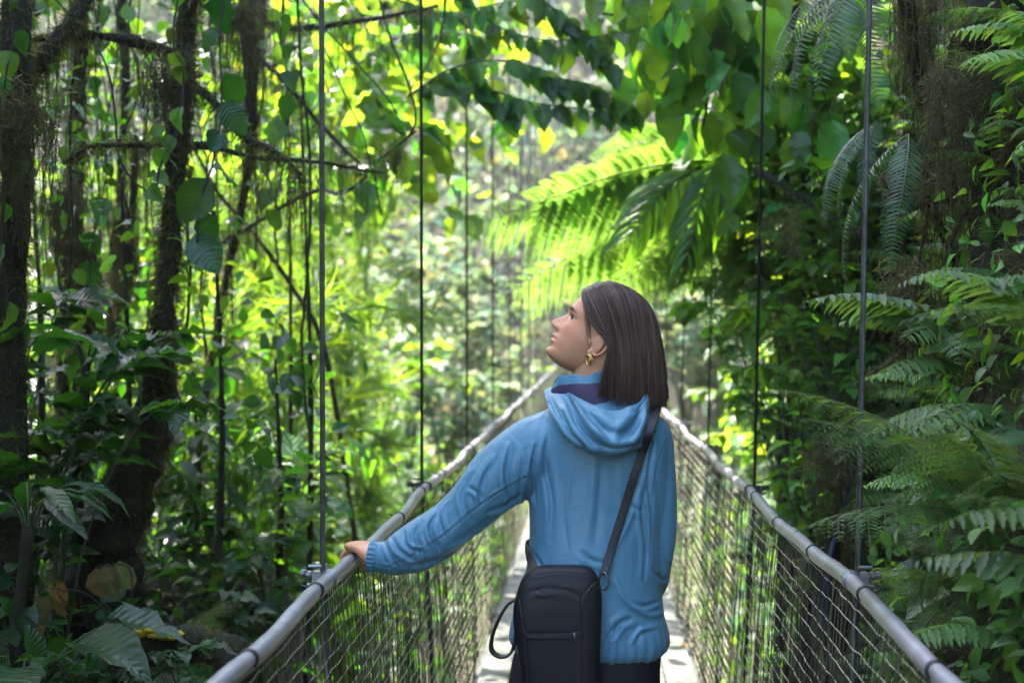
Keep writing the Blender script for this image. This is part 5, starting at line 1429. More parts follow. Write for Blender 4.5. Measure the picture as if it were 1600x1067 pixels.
# ================================================================== plants one by one
mk = dict(
    broad=lambda s: shrub(s, 1.1, .55, 7, 16, .17, T_OVATE, L_DARK), broadm=lambda s: shrub(s, 1.3, .6, 8, 18, .16, T_OVATE, L_MID),
    bright=lambda s: shrub(s, 1.9, .8, 10, 24, .17, T_OVATE, L_BRIGHT, .4), brights=lambda s: shrub(s, 1.7, .75, 12, 30, .11, T_LANCE, L_BRIGHT, .35),
    brighto=lambda s: shrub(s, 1.7, .7, 11, 26, .13, T_HEART, L_BRIGHT, .45),
    cane=lambda s: cane(s, 1.5, 5, 13, .27, T_LANCE, L_MID), caned=lambda s: cane(s, 1.3, 4, 12, .24, T_LANCE, L_DARK),
    heart=lambda s: rosette(s, 9, .34, .40, T_HEART, L_DARK), heartm=lambda s: rosette(s, 9, .34, .45, T_HEART, L_MID), lanceros=lambda s: rosette(s, 11, .46, .22, T_LANCE, L_DARK, .5),
    greyros=lambda s: rosette(s, 9, .38, .22, T_OVATE, L_GREY, .5), grey=lambda s: shrub(s, .7, .45, 6, 9, .17, T_OVATE, L_GREY, .5), small=lambda s: shrub(s, .45, .35, 8, 14, .075, T_OVATE, L_LUSH, .35),
    smalld=lambda s: shrub(s, .4, .35, 8, 14, .08, T_OVATE, L_DARK, .35), feather=lambda s: feather(s), feathers=lambda s: feather(s, 2.0, 6, L_BRIGHT, .7, 24, .22),
    leafy=lambda s: shrub(s, 1.6, .6, 12, 22, .13, T_OVATE, L_LUSH, .55), leafyb=lambda s: shrub(s, 1.6, .6, 12, 22, .13, T_OVATE, L_BRIGHT, .55), pinkl=lambda s: shrub(s, .7, .4, 6, 10, .13, T_LANCE, L_GREY, .6))
mk['farb'] = lambda s: shrub(s, 1.4, .6, 12, 30, .12, T_OVATE, L_FAR, .35)
def PL(kind, var, loc, name, label, scale=1.0, rz=0.0, tilt=(0, 0), group=None, cat='shrub'):
    e = plant(name, (kind, var), lambda: mk[kind](hash_(kind) + var), loc, label, cat, group, scale, rz, tilt)
    gz = float(hgt(loc[0], loc[1])) - .25
    if loc[2] - gz > .5:                        # a woody trunk down to the slope it grows from
        b = MB(); n = 14; P = spline([[loc[0] + .12, loc[1] + .05, gz], [loc[0] - .04, loc[1] + .03, (gz + loc[2]) / 2], [loc[0], loc[1], loc[2] + .02]], n)
        rough_tube(b, P, np.linspace(.030, .016, n), 8, var, .2)
        o = b.build('trunk', M_BARK, e)
        o.matrix_parent_inverse = Matrix.LocRotScale(e.location, e.rotation_euler, e.scale).inverted()
    return e
def hash_(s): return sum((i + 1) * ord(c) for i, c in enumerate(s)) * 7

# ---- left bank, near
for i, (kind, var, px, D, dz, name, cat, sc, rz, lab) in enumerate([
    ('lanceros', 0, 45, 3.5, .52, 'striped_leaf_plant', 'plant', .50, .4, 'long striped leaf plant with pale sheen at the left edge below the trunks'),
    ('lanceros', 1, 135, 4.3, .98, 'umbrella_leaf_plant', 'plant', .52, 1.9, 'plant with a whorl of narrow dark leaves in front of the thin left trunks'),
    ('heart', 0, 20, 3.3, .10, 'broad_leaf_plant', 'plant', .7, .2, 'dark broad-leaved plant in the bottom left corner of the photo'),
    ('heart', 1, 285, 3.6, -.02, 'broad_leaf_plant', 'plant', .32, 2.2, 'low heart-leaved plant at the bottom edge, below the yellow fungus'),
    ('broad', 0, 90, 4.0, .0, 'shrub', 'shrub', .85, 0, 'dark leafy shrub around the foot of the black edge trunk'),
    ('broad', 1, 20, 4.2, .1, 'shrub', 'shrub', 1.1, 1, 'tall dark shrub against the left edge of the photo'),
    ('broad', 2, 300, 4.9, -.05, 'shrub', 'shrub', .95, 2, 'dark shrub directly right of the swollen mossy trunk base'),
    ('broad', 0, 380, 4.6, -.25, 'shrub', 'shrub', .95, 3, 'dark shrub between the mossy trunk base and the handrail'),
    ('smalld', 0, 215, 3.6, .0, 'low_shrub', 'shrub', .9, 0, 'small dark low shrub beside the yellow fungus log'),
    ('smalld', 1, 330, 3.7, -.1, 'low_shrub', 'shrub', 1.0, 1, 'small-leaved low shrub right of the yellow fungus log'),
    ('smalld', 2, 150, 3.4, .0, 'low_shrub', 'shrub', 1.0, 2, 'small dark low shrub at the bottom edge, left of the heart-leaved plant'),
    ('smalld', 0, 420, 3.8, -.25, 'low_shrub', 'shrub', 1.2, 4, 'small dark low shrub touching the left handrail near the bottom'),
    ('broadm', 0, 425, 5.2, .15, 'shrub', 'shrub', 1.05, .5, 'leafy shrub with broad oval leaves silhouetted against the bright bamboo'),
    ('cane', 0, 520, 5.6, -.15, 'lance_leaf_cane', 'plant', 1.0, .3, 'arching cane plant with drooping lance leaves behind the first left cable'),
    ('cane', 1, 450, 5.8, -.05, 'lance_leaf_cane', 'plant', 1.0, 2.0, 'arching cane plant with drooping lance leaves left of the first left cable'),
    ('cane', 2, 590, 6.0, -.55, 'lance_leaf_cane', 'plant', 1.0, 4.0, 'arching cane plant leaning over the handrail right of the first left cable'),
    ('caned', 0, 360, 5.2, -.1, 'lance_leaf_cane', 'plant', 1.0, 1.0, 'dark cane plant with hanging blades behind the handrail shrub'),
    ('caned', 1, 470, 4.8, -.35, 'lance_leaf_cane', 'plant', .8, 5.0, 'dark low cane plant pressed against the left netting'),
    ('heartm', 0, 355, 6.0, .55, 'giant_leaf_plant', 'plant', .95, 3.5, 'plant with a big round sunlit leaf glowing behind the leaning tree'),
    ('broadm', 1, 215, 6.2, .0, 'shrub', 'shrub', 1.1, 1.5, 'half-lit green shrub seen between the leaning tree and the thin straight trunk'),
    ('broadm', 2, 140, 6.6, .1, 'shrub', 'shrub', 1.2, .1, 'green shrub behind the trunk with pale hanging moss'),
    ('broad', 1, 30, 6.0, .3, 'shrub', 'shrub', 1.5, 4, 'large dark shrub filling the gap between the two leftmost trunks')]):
    p = ongr(px, D)
    if 290 < px < 620: sc *= .70; p[2] = min(p[2], .35)
    p[2] = p[2] + (dz if dz > .4 else 0)
    PL(kind, var, p, name, lab, sc, rz, cat=cat)
# hanging vines on the left with big oval leaves
def vine(pts, leavespec, label, m=L_DARK, tpl=T_OVAL, name='vine', r=.0035, seed=0):
    g = np.random.default_rng(seed + 500); P = spline(tp(pts), 60); base = P[0]
    e = empty(name, base); tag(e, label, 'vine'); off = tuple(-base)
    b = MB(); b.tube(P + np.cumsum(g.normal(0, .0012, (60, 3)), 0), r, 6); b.build('stem', M_TWIG, e, loc=off)
    if leavespec:
        n, L_ = leavespec; i = np.linspace(4, 59, n).astype(int); b = MB()
        D = np.array([0, 0, -1.0]) + g.normal(0, .45, (n, 3)); leaves(b, tpl, P[i] + g.normal(0, .01, (n, 3)), D, -FW + g.normal(0, .5, (n, 3)) + [0, 0, .3], L_ * g.uniform(.6, 1.2, n), tints(g, n, .3))
        b.build('foliage', m, e, loc=off)
    return e
vine([(352, -60, 4.2), (345, 60, 4.2), (350, 160, 4.2), (340, 230, 4.2), (318, 300, 4.2), (306, 370, 4.2)], (9, .155), 'vine hanging with big dark oval leaves right of the leaning mossy tree', seed=1, tpl=T_OVAL)
vine([(288, -60, 4.1), (270, 60, 4.1), (285, 110, 4.1), (272, 200, 4.1), (250, 250, 4.1), (242, 300, 4.1)], (9, .075), 'thin vine with pointed leaves winding down the front of the leaning mossy tree', m=L_MID, tpl=T_HEART, seed=2)
vine([(10, -40, 3.8), (20, 60, 3.8), (8, 130, 3.8), (20, 210, 3.8), (0, 330, 3.8), (8, 480, 3.8)], (9, .085), 'leafy vine trailing down the left edge of the photo', m=L_MID, tpl=T_HEART, seed=3)
vine([(160, -40, 5.0), (150, 120, 5.0), (165, 260, 5.0), (140, 420, 5.0), (150, 600, 5.0)], (12, .10), 'vine with broad green leaves hanging between the thin left trunks', m=L_DARK, tpl=T_HEART, seed=4)
vine([(448, -60, 5.2), (440, 60, 5.2), (455, 170, 5.2), (420, 260, 5.2), (432, 330, 5.2)], (10, .11), 'vine of sunlit heart leaves dangling beside the moss-bearded trunk', m=L_MID, tpl=T_HEART, seed=5)
vine([(330, 300, 5.3), (320, 380, 5.3), (312, 470, 5.3), (318, 560, 5.3)], None, 'bare thin liana hanging right of the leaning mossy tree', seed=6, r=.005)
vine([(298, 260, 5.0), (292, 340, 5.0), (296, 440, 5.0), (284, 540, 5.0)], None, 'bare liana hugging the right side of the leaning mossy tree', seed=7, r=.007)
vine([(60, -30, 4.6), (160, 100, 4.5), (190, 260, 4.5), (280, 330, 4.4)], None, 'bare liana slanting across the leftmost trunks', seed=8, r=.004)
vine([(440, -40, 5.0), (520, 60, 5.0), (590, 140, 5.0), (620, 180, 5.0)], None, 'dark bare twig slanting down behind the first left cable', seed=9, r=.004)
vine([(500, 60, 4.9), (560, 190, 4.9), (585, 260, 4.9), (600, 330, 4.9)], None, 'dark bare twig crossing behind the top of the first left cable', seed=10, r=.003)

# yellowing leaves, fungus log
yl = empty('yellowing_plant', W(190, 960, 3.95)); tag(yl, 'drooping plant with yellow brown leaves in front of the swollen mossy trunk base', 'plant')
b, s_ = MB(), MB(); gq = np.random.default_rng(77); o_ = np.array(yl.location)
for (x, y, dx, dy, L_) in ((150, 888, 8, 60, .11), (168, 880, 6, 62, .115), (186, 876, 14, 58, .115), (92, 925, -10, 55, .10), (78, 930, -20, 50, .10), (84, 905, 30, 60, .08), (60, 960, -10, 60, .08)):
    leaves(b, T_OVATE, W(x, y, 3.92)[None], (RT * dx - UP * dy)[None], (-FW + .2 * UP + gq.normal(0, .25, 3))[None], L_ * 1.15, tints(gq, 1, .15))
for q in ([(190, 985, 3.95), (205, 940, 3.93), (200, 885, 3.92), (150, 886, 3.92)], [(190, 985, 3.95), (140, 930, 3.93), (80, 918, 3.92)]): s_.tube(spline(tp(q), 24), .003, 5)
s_.build('stem', M_TWIG, yl, loc=tuple(-o_)); b.build('foliage', L_DRY, yl, loc=tuple(-o_))
lg = W(250, 1010, 3.75); log = empty('fallen_log', lg); tag(log, 'rotting mossy log with bright yellow fungus on the shaded ground at the bottom left', 'log')
b = MB(); rough_tube(b, spline(tp([(150, 1030, 3.9), (215, 1010, 3.8), (300, 1008, 3.75), (380, 1030, 3.7)]), 40), np.full(40, .05), 16, 4, .3); b.build('trunk', M_BARK, log, loc=tuple(-lg))
b = MB(); S_, N_ = surf_samples(spline(tp([(150, 1030, 3.9), (215, 1010, 3.8), (300, 1008, 3.75), (380, 1030, 3.7)]), 40), .05, 1500, gq); tufts(S_, N_, gq, .035, .2, mb=b); b.build('moss', L_MOSS, log, loc=tuple(-lg))
b = MB()
for (x, y, r_) in ((225, 983, .020), (240, 980, .024), (255, 986, .018), (265, 992, .022), (275, 990, .016), (248, 990, .020), (222, 990, .014)):
    c = W(x, y, 3.70); th, ph = np.meshgrid(np.linspace(0, math.pi, 10), np.linspace(0, 6.283, 16, endpoint=False), indexing='ij')
    V = np.stack([np.sin(th) * np.cos(ph) * 1.3, np.sin(th) * np.sin(ph), np.cos(th) * .55], -1).reshape(-1, 3) * r_ * 1.15
    V *= (1 + .25 * vnoise(V * 60, int(x), 1))[:, None]; b.add(V + c, gridfaces(10, 16, True))
b.build('fungus', M_FUNGUS, log, loc=tuple(-lg))

# ---- bright middle distance on the left
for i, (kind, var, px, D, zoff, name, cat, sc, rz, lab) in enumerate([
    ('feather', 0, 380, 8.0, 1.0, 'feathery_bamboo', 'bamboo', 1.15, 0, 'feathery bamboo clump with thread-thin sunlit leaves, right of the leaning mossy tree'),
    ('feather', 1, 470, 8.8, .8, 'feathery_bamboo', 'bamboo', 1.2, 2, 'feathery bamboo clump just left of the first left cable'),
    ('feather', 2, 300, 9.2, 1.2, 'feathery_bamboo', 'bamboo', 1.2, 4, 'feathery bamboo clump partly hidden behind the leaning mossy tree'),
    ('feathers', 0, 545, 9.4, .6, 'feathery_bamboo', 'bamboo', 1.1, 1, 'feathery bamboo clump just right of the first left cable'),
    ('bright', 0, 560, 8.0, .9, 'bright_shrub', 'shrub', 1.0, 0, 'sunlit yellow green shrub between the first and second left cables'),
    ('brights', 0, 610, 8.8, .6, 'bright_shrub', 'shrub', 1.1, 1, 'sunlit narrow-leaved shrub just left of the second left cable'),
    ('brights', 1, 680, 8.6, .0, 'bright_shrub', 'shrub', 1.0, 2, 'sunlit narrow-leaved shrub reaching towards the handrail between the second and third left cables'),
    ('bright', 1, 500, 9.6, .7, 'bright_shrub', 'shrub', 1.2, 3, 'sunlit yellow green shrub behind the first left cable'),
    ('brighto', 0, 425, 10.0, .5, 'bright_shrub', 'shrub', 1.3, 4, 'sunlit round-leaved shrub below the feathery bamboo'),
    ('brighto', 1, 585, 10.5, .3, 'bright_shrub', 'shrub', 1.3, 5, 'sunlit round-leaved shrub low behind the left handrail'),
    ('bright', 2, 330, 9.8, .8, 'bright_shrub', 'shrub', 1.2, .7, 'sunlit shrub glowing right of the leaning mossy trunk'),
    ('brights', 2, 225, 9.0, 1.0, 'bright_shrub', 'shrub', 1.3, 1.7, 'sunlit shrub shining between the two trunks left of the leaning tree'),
    ('brighto', 2, 150, 9.6, 1.3, 'bright_shrub', 'shrub', 1.4, 2.7, 'sunlit round-leaved shrub behind the trunk of pale hanging moss'),
    ('bright', 0, 60, 9.2, 1.4, 'bright_shrub', 'shrub', 1.4, 3.7, 'sunlit shrub showing between the two leftmost trunks'),
    ('feather', 1, 430, 10.5, 2.6, 'feathery_bamboo', 'bamboo', 1.3, 3, 'tall feathery bamboo clump rising behind the diagonal sapling'),
    ('feather', 0, 560, 11.5, 2.2, 'feathery_bamboo', 'bamboo', 1.3, 5, 'tall feathery bamboo clump between the first and second left cables'),
    ('feathers', 1, 300, 11.0, 3.0, 'feathery_bamboo', 'bamboo', 1.5, 1.5, 'tall feathery bamboo clump high between the leaning tree and the moss-bearded trunk'),
    ('bright', 1, 370, 10.5, 2.4, 'bright_shrub', 'shrub', 1.5, 1, 'tall sunlit shrub right behind the moss-bearded trunk'),
    ('brighto', 1, 100, 10.5, 2.6, 'bright_shrub', 'shrub', 1.6, 2, 'tall sunlit shrub between the two leftmost trunks at mid height'),
    ('brights', 1, 215, 10.5, 2.6, 'bright_shrub', 'shrub', 1.6, 0, 'tall sunlit narrow-leaved shrub just left of the leaning tree at mid height'),
    ('bright', 2, 560, 13.5, 1.6, 'bright_shrub', 'shrub', 1.5, 4, 'sunlit bush standing farther back between the first two left cables'),
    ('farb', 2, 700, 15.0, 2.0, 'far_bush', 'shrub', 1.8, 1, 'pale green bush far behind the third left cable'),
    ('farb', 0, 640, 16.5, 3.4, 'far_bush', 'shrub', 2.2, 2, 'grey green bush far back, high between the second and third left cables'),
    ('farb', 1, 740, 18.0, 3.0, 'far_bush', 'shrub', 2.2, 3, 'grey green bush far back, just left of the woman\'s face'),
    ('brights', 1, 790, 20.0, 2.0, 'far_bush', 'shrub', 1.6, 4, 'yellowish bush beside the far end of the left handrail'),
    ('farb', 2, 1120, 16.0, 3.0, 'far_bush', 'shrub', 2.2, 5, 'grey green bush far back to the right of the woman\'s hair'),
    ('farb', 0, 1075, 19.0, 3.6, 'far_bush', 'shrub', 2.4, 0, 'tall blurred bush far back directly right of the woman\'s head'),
    ('brights', 0, 640, 12.0, .4, 'bright_shrub', 'shrub', 1.3, 4.7, 'sunlit small bush far behind the second left cable')]):
    p = ongr(px, D); p[2] = max(p[2], -1.7) + zoff * .55
    if p[2] > hgt(p[0], p[1]) + .05:      # stands on a rise of its own stem
        pass
    PL(kind, var, p, name, lab, sc, rz, cat=cat)
# ---- right: leafy creepers and shrubs
for i, (kind, var, px, py, D, name, cat, sc, rz, lab) in enumerate([
    ('leafy', 0, 1215, 720, 6.2, 'leafy_shrub', 'shrub', 1.0, 0, 'sunlit leafy shrub just right of the second right cable, above the handrail'),
    ('leafyb', 0, 1250, 640, 7.2, 'leafy_shrub', 'shrub', 1.1, 1, 'yellow green leafy shrub around the tree fern trunk'),
    ('leafy', 1, 1290, 600, 5.6, 'leafy_shrub', 'shrub', .9, 2, 'leafy green shrub between the tree fern trunk and the first right cable'),
    ('leafy', 2, 1260, 440, 6.2, 'leafy_shrub', 'shrub', 1.0, 3, 'dense green creeper mass right of the second right cable at head height'),
    ('leafyb', 1, 1235, 800, 8.5, 'leafy_shrub', 'shrub', 1.2, 4, 'bright bush behind the right netting near the second right cable'),
    ('leafyb', 2, 1165, 720, 11, 'leafy_shrub', 'shrub', 1.2, 5, 'pale bright bush far behind the third right cable'),
    ('leafy', 0, 1265, 860, 5.0, 'leafy_shrub', 'shrub', .8, 5, 'leafy shrub seen through the netting below the right handrail'),
    ('leafyb', 0, 1240, 940, 5.6, 'leafy_shrub', 'shrub', .6, 5.5, 'yellow-leaved shrub seen low through the right netting'),
    ('leafy', 1, 1205, 500, 5.9, 'leafy_shrub', 'shrub', .8, 2.6, 'lush green shrub behind the second right cable at the height of the woman\'s hair'),
    ('leafy', 2, 1290, 420, 5.3, 'leafy_shrub', 'shrub', .8, 3.6, 'lush green shrub left of the first right cable under the pale arching fronds'),
    ('leafyb', 1, 1245, 600, 5.4, 'leafy_shrub', 'shrub', .75, 4.6, 'light green shrub midway between the two right cables at shoulder height'),
    ('leafy', 0, 1320, 690, 4.9, 'leafy_shrub', 'shrub', .7, 5.6, 'lush green shrub just left of the first right cable above the handrail'),
    ('leafyb', 2, 1210, 250, 6.4, 'leafy_shrub', 'shrub', .9, .6, 'light green shrub high behind the second right cable'),
    ('broadm', 1, 1240, 320, 5.8, 'leafy_shrub', 'shrub', 1.0, 1.2, 'broad-leaved green shrub high on the right bank behind the drooping fronds'),
    ('broadm', 2, 1290, 500, 5.0, 'leafy_shrub', 'shrub', .8, 2.2, 'broad-leaved shrub beside the first right cable at the height of the woman\'s head')]):
    PL(kind, var, W(px + 24, py + 150, D), name, lab, sc, rz, cat=cat, tilt=(0, -.12))
# pale, glossy-leaved plants on the right bank
for i, (kind, var, px, py, name, sc, rz, lab) in enumerate([
    ('grey', 0, 1335, 232, 'glossy_plant', .60, 0, 'plant with long pale glossy leaves crossing the first right cable'),
    ('grey', 1, 1300, 480, 'glossy_plant', .50, 1, 'plant with crinkled silvery leaves left of the first right cable'),
    ('greyros', 0, 1480, 935, 'glossy_plant', .42, 2, 'plant with broad pale veined leaves near the right edge above the handrail'),
    ('pinkl', 0, 1400, 560, 'glossy_plant', .55, 3, 'plant with narrow purplish leaves right of the first right cable'),
    ('greyros', 1, 1560, 700, 'glossy_plant', .40, 4, 'plant with striped pale leaves at the right edge under the dark trunk'),
    ('grey', 2, 1420, 745, 'glossy_plant', .45, 5, 'grey leaved plant amid ferns right of the first right cable'),
    ('small', 0, 1380, 860, 'seedling', .8, 0, 'small green seedling on the bank just above the right handrail clamp'),
    ('small', 1, 1460, 820, 'seedling', .8, 1, 'small green seedling below the large bright fern'),
    ('small', 2, 1560, 1000, 'seedling', .8, 2, 'small green seedling on bare mossy soil in the bottom right corner'),
    ('small', 0, 1300, 720, 'seedling', 1.0, 3, 'small green seedling behind the first right cable above the handrail'),
    ('small', 1, 1520, 560, 'seedling', .9, 4, 'small green seedling beside the dark trunk at the right'),
    ('pinkl', 1, 1390, 930, 'glossy_plant', .45, 3, 'tiny purplish plant directly above the right handrail')]):
    PL(kind, var, wall(px, py), name, lab, sc, rz, tilt=(0, -.7), cat='plant')
# ferns on the right bank
FA = lambda s: frond(s + 5, .62, 22, .30, arch=.55); FBB = lambda s: frond(s + 15, .62, 15, .34, bip=True, arch=.45); FD = lambda s: frond(s + 25, .60, 36, .115, tpl=T_PINNA, arch=.62, taper=.8)
for i, (key, fn, px, py, n, sc, az, pitch, lab, m_) in enumerate([
    ('fa', FA, 1500, 450, 7, .75, (60, 200), (-30, 30), 'fern with a broad rounded frond beside the dark trunk on the right bank', L_FERN),
    ('fa', FA, 1530, 540, 6, .80, (80, 200), (-40, 20), 'glossy fern with curling fronds under the rounded fern', L_FERN),
    ('fb', FBB, 1590, 830, 6, .85, (60, 160), (-25, 30), 'bright lacy fern at the right edge above the handrail', L_FERN),
    ('fb', FBB, 1480, 640, 6, .75, (60, 200), (-40, 20), 'lacy fern in the middle of the right bank', L_FERN),
    ('fa', FA, 1420, 650, 6, .65, (60, 200), (-40, 20), 'drooping fern right of the first right cable', L_FERN),
    ('fb', FBB, 1360, 720, 6, .60, (60, 220), (-40, 20), 'dark fern tucked behind the first right cable', L_FERN),
    ('fa', FA, 1290, 790, 6, .70, (60, 220), (-40, 30), 'fern leaning over the right handrail left of the first right cable', L_FERN),
    ('fb', FBB, 1540, 920, 5, .60, (60, 200), (-40, 20), 'lacy fern low at the right edge of the photo', L_FERN),
    ('fa', FA, 1570, 640, 5, .70, (60, 180), (-40, 10), 'fern in front of the foot of the dark right trunk', L_FERN),
    ('fb', FBB, 1440, 350, 5, .55, (60, 200), (-50, 10), 'small lacy fern among hanging roots high on the right bank', L_FERN),
    ('fa', FA, 1380, 480, 5, .60, (60, 220), (-40, 10), 'fern right of the first right cable at the height of the woman\'s face', L_FERN),
    ('fb', FBB, 1240, 790, 5, .60, (40, 200), (-30, 30), 'yellowish lacy fern close to the second right clamp', L_FERN),
    ('fa', FA, 1430, 790, 5, .55, (60, 200), (-40, 20), 'small fern on the bank just below the grey leaved plant', L_FERN)]):
    fern('fern', key, fn, wall(px, py), lab, n=n, scale=sc, az=(R(az[0]), R(az[1])), pitch=(R(pitch[0]), R(pitch[1])), m=m_, seed=i)
# long drooping grey green fronds hanging from above on the right
def FDg(s): return FD(s)
for i, (px, py, D, n, sc, az, pitch, lab) in enumerate([
    (1395, -70, 3.5, 5, .95, (70, 150), (-75, -40), 'long grey green fern fronds hanging from the top edge right of the first right cable'),
    (1372, 190, 3.6, 4, .62, (70, 150), (-70, -35), 'cluster of pale arching fern fronds behind the first right cable'),
    (1420, 210, 3.4, 3, .75, (80, 170), (-85, -55), 'thin dark fern fronds hanging straight down beside the first right cable'),
    (1330, -40, 4.4, 3, .9, (60, 120), (-70, -45), 'long pale fern fronds hanging left of the first right cable')]):
    fern('hanging_fern', 'fd', FDg, W(px, py, D), lab, n=n, scale=sc, az=(R(az[0]), R(az[1])), pitch=(R(pitch[0]), R(pitch[1])), m=L_GREY, seed=40 + i, sc=(.8, 1.1))
# ferns on the left bank
for i, (px, D, sc, lab) in enumerate([(330, 3.9, .6, 'dark lacy fern on the ground left of the handrail'), (440, 4.2, .6, 'dark lacy fern half hidden by the left handrail'), (90, 3.7, .6, 'dark fern in front of the yellowing plant'), (260, 4.2, .65, 'fern growing at the foot of the swollen mossy trunk')]):
    fern('fern', 'fb', FBB, ongr(px, D), lab, n=7, scale=sc, m=L_FERN, seed=60 + i, pitch=(-.1, .7))

# ---- right: dark trunk, roots, moss, blue hose, dark tree with split leaves
t = tp([(1590, 720, 3.3), (1580, 560, 3.3), (1570, 380, 3.3), (1560, 200, 3.3), (1560, 40, 3.3), (1565, -80, 3.3)]); t += [up_to(t[-1], 5.2, .3, .3)]
tree('mossy_tree', 'broad black trunk near the right edge of the photo', t, [.10, .085, .08, .08, .085, .085, .08], limbs=[(tp([(1530, 330, 3.6), (1480, 240, 3.5), (1440, 100, 3.45), (1420, -40, 3.4)]), (.03, .02)), (tp([(1500, 420, 3.5), (1450, 300, 3.4), (1470, 180, 3.4), (1500, 60, 3.4)]), (.014, .008))],
     moss=14000, hang=260, seed=51, ml=.035, mossm=L_MOSS, hl=(.05, .3), crown=((2.2, 4.6, 5.6), (1.4, 1.3, .7), 45, 80, .22), leafm=L_DARK)
for i, (pts, r0, lab, hg) in enumerate([
    ([(1180, 262, 5.2), (1240, 300, 5.1), (1300, 340, 5.0), (1345, 365, 4.9)], .014, 'mossy broken branch pointing left across the second right cable', 24),
    ([(1545, 230, 3.4), (1490, 262, 3.35), (1440, 292, 3.3), (1400, 300, 3.3), (1376, 270, 3.3)], .006, 'thin bent twig right of the first right cable near the top', 6),
    ([(1455, -30, 3.5), (1452, 60, 3.45), (1462, 120, 3.4), (1462, 230, 3.4), (1490, 330, 3.4)], .008, 'hanging root running down in front of the black right trunk', 10),
    ([(1340, 600, 3.9), (1420, 540, 3.8), (1440, 450, 3.7), (1446, 340, 3.7)], .007, 'hanging root among the ferns on the right bank', 14),
    ([(1600, 110, 3.0), (1585, 150, 3.0), (1580, 200, 3.0), (1572, 280, 3.0)], .003, 'dry twig with pale brown moss at the right edge of the photo', 60),
    ([(1600, 265, 3.3), (1560, 290, 3.3), (1520, 320, 3.3), (1490, 370, 3.3), (1488, 400, 3.3)], .006, 'arching mossy twig at the right edge under the dry twig', 26)]):
    P = spline(tp(pts), 50); e = empty('mossy_branch', P[0]); tag(e, lab, 'branch'); off = tuple(-P[0])
    gq = np.random.default_rng(300 + i); P = P + np.cumsum(gq.normal(0, .0012, P.shape), 0)
    b = MB(); rough_tube(b, P, np.linspace(r0, r0 * .5, 50), 8, i, .25); b.build('limb', M_BARK, e, loc=off)
    b = MB(); S_, N_ = surf_samples(P, r0, 900, gq); tufts(S_, N_, gq, .026, .6, mb=b)
    S_, N_ = surf_samples(P, r0, hg, gq)
    for s_ in S_: moss_strand(b, s_, gq.uniform(.04, .20), gq)
    b.build('moss', L_HANG, e, loc=off)
# clumps of hanging moss
for i, (px, py, D, wd, n, ln, lab) in enumerate([
    (1225, 345, 4.6, 20, 26, .16, 'tuft of grey hanging moss under the broken branch at the right'), (1462, 262, 3.35, 22, 34, .14, 'pale tuft of hanging moss in front of the black right trunk'),
    (1452, -20, 3.4, 26, 40, .26, 'beard of pale moss at the top edge near the black right trunk'), (1300, 700, 4.4, 26, 40, .3, 'cushion of olive moss hanging below the silvery-leaved plant'),
    (1500, 120, 3.15, 30, 60, .34, 'curtain of olive moss on the black right trunk below the top edge'), (1590, 420, 3.0, 26, 60, .40, 'dark moss curtain at the right edge beside the rounded fern'),
    (1420, 430, 3.5, 24, 50, .30, 'olive moss tuft hanging between the first right cable and the black trunk'),
    (262, 100, 4.4, 26, 80, .36, 'thick brown moss beard on the near side of the leaning tree'), (372, 10, 4.9, 26, 80, .34, 'thick brown moss beard at the top edge over the moss-bearded trunk'),
    (20, 150, 3.7, 34, 70, .5, 'dark moss curtain hanging on the black edge trunk'), (100, 300, 5.2, 18, 70, .6, 'long pale moss curtain lit by the sun between the leftmost trunks'),
    (190, 330, 5.8, 12, 50, .7, 'narrow pale moss curtain lit by the sun left of the leaning tree'), (590, 235, 5.2, 30, 30, .18, 'dark moss tuft hanging on the mossy limb right of the first left cable'), (450, 285, 4.8, 34, 40, .22, 'dark moss tuft on the mossy limb left of the first left cable')]):
    c = W(px, py, D); b = MB(); gq = np.random.default_rng(400 + i)
    for k in range(int(n * 1.7)): moss_strand(b, c + RT * gq.normal(0, wd * D / FPX) + UP * gq.uniform(-.06, .06) + FW * gq.normal(0, .03), ln * gq.uniform(.3, 1), gq, 110, .034)
    o = b.build('hanging_moss', L_HANG); tag(o, lab, 'moss')
P = spline(tp([(1372, 600, 5.4), (1352, 640, 5.3), (1345, 700, 5.1), (1318, 790, 5.0), (1296, 880, 4.9), (1285, 980, 4.9)]), 60)
b = MB(); b.tube(P, .011, 10); o = b.build('hose', M_BLUEHOSE); tag(o, 'dark blue hose hanging down behind the first right cable', 'hose')
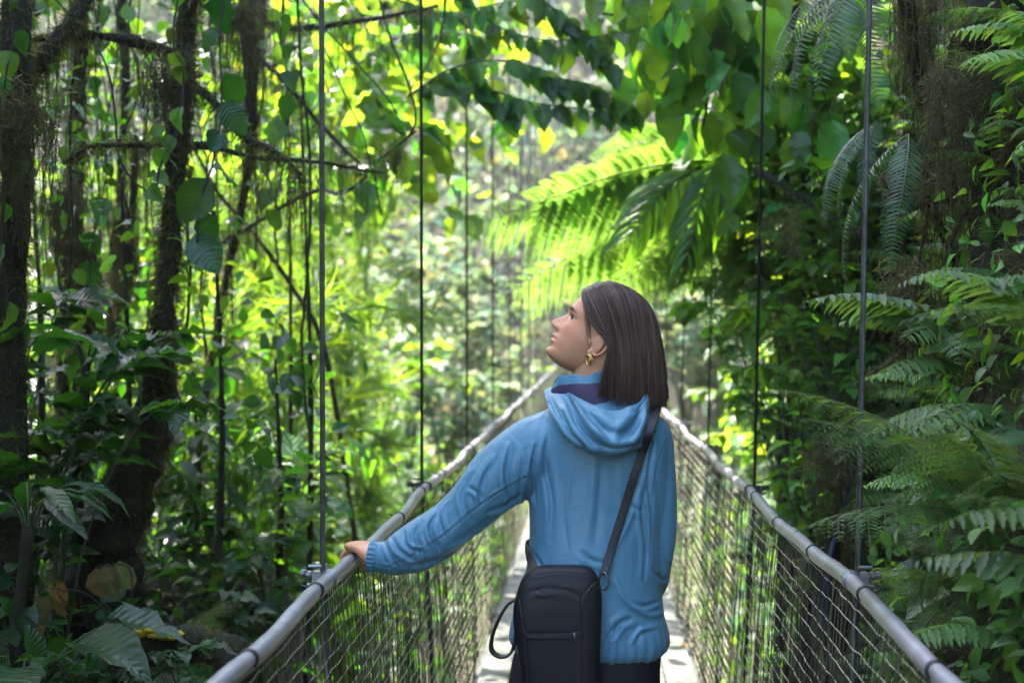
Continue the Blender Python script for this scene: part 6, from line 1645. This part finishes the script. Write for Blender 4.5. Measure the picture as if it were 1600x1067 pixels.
# dark tree with hanging broad leaves, top right of centre
def hangers_(cs):
    def f(mb, g, src):
        for (px, py, D, sx, sz, k, L_) in cs:
            c = W(px, py, D); off = g.normal(0, 1, (k, 1)) * RT * sx + g.normal(0, .3, (k, 1)) * FW + g.normal(0, 1, (k, 1)) * UP * sz
            leaves(mb, T_OVATE, c + off, np.array([0, 0, -1.0]) + g.normal(0, .45, (k, 3)), -FW * .8 + UP * .5 + g.normal(0, .4, (k, 3)), L_ * g.uniform(.6, 1.15, k), tints(g, k, .35, .25))
    return f
t = [np.array([2.9, 8.2, .6]), np.array([2.6, 7.6, 2.4]), W(1330, -60, 6.2), W(1250, -60, 5.8), W(1120, 20, 5.5), W(1000, 10, 5.4)]
tree('broadleaf_tree', 'dark tree hanging broad drooping leaves into the top right of centre', t, [.12, .10, .07, .05, .03, .01], limbs=[(tp([(1250, -60, 5.8), (1235, 60, 5.7), (1245, 180, 5.7), (1262, 300, 5.7)]), (.03, .018)), (tp([(1120, 20, 5.5), (1060, 70, 5.4), (1000, 30, 5.4), (940, 20, 5.4)]), (.014, .005)), (tp([(1130, 20, 5.5), (1110, 120, 5.4), (1095, 200, 5.4)]), (.012, .005))],
     crown_extra=hangers_([(1040, 10, 5.4, .14, .10, 26, .2), (1120, 30, 5.4, .16, .14, 34, .22), (1010, 60, 5.5, .10, .10, 16, .17), (1140, 140, 5.4, .12, .14, 26, .22), (1080, 120, 5.6, .12, .10, 16, .18), (1200, 110, 5.6, .16, .22, 40, .24), (1270, 60, 5.8, .16, .25, 40, .24), (1230, 240, 5.8, .16, .22, 40, .24), (1150, 240, 5.6, .10, .12, 18, .2), (1290, 200, 6.0, .14, .25, 34, .24), (950, 10, 5.5, .08, .06, 10, .16), (1240, 370, 6.0, .14, .2, 34, .2)]), seed=61, leafm=L_LUSH)
# yellowed leaves on its lower twigs
b = MB(); gq = np.random.default_rng(9); c = W(1085, 90, 5.45); k = 12
# split-leaf plant hanging over the lime fern
sp_ = W(1105, 262, 5.6); e = empty('split_leaf_plant', sp_); tag(e, 'split-leaved philodendron drooping over the lime fronds right of the woman\'s head', 'plant')
st, lf = MB(), MB(); gq = np.random.default_rng(13)
for (bx, by, tx, ty, n_) in ((1090, 262, 985, 370, 11), (1120, 250, 1075, 395, 10), (1130, 240, 1150, 340, 9)):
    a_, c_ = W(bx, by, 5.6), W(tx, ty, 5.45); m_ = (a_ + c_) / 2 + [0, 0, .05]; P = spline([a_, m_, c_], 30); st.tube(P, np.linspace(.006, .002, 30), 5)
    ax = c_ - a_; L0 = np.linalg.norm(ax); ax /= L0; sd = np.cross(ax, -FW); q = np.linspace(.12, 1, n_); i = (q * 29).astype(int)
    for k in (-1, 1):
        leaves(lf, T_STRAP, P[i], sd * k * .8 + ax * (.35 + .6 * q[:, None]) + np.array([0, 0, -.35]) + gq.normal(0, .05, (n_, 3)), -FW + UP * .5 + sd * k * .5 + gq.normal(0, .1, (n_, 3)), L0 * (.75 - .35 * q) * gq.uniform(.9, 1.1, n_), tints(gq, n_, .15, .1))
V_, F_, t_, u_ = lf.arrays()
st.build('stem', M_STEM, e, loc=tuple(-sp_)); lf.build('foliage', L_MID, e, loc=tuple(-sp_))
# litter on the deck
b = MB(); gq = np.random.default_rng(17); n = 46
P = np.stack([gq.uniform(-.48, .48, n), gq.uniform(2.2, 12, n), np.full(n, .006)], -1)
leaves(b, T_OVS, P, rnd_dir(gq, n) * [1, 1, .05] + [0, 0, .03], np.array([0, 0, 1.0]) + gq.normal(0, .12, (n, 3)), gq.uniform(.03, .09, n), tints(gq, n, .4))
o = b.build('leaf_litter', L_DRY); tag(o, 'fallen brown leaves scattered over the metal deck', 'leaf litter', kind='stuff')
hm = bpy.data.materials.new('haze_air'); hm.use_nodes = True; hn = hm.node_tree
for n_ in list(hn.nodes):
    if n_.type == 'BSDF_PRINCIPLED': hn.nodes.remove(n_)
pv = hn.nodes.new('ShaderNodeVolumePrincipled'); pv.inputs['Density'].default_value = .0007; pv.inputs['Color'].default_value = (.95, .97, .95, 1); pv.inputs['Anisotropy'].default_value = .2
hn.links.new(pv.outputs[0], hn.nodes['Material Output'].inputs['Volume'])
b = MB(); b.box((0, 27, 18), (60, 57, 28)); o = b.build('haze', hm, smooth=False); tag(o, 'thin pale haze in the forest air', 'haze', kind='stuff')
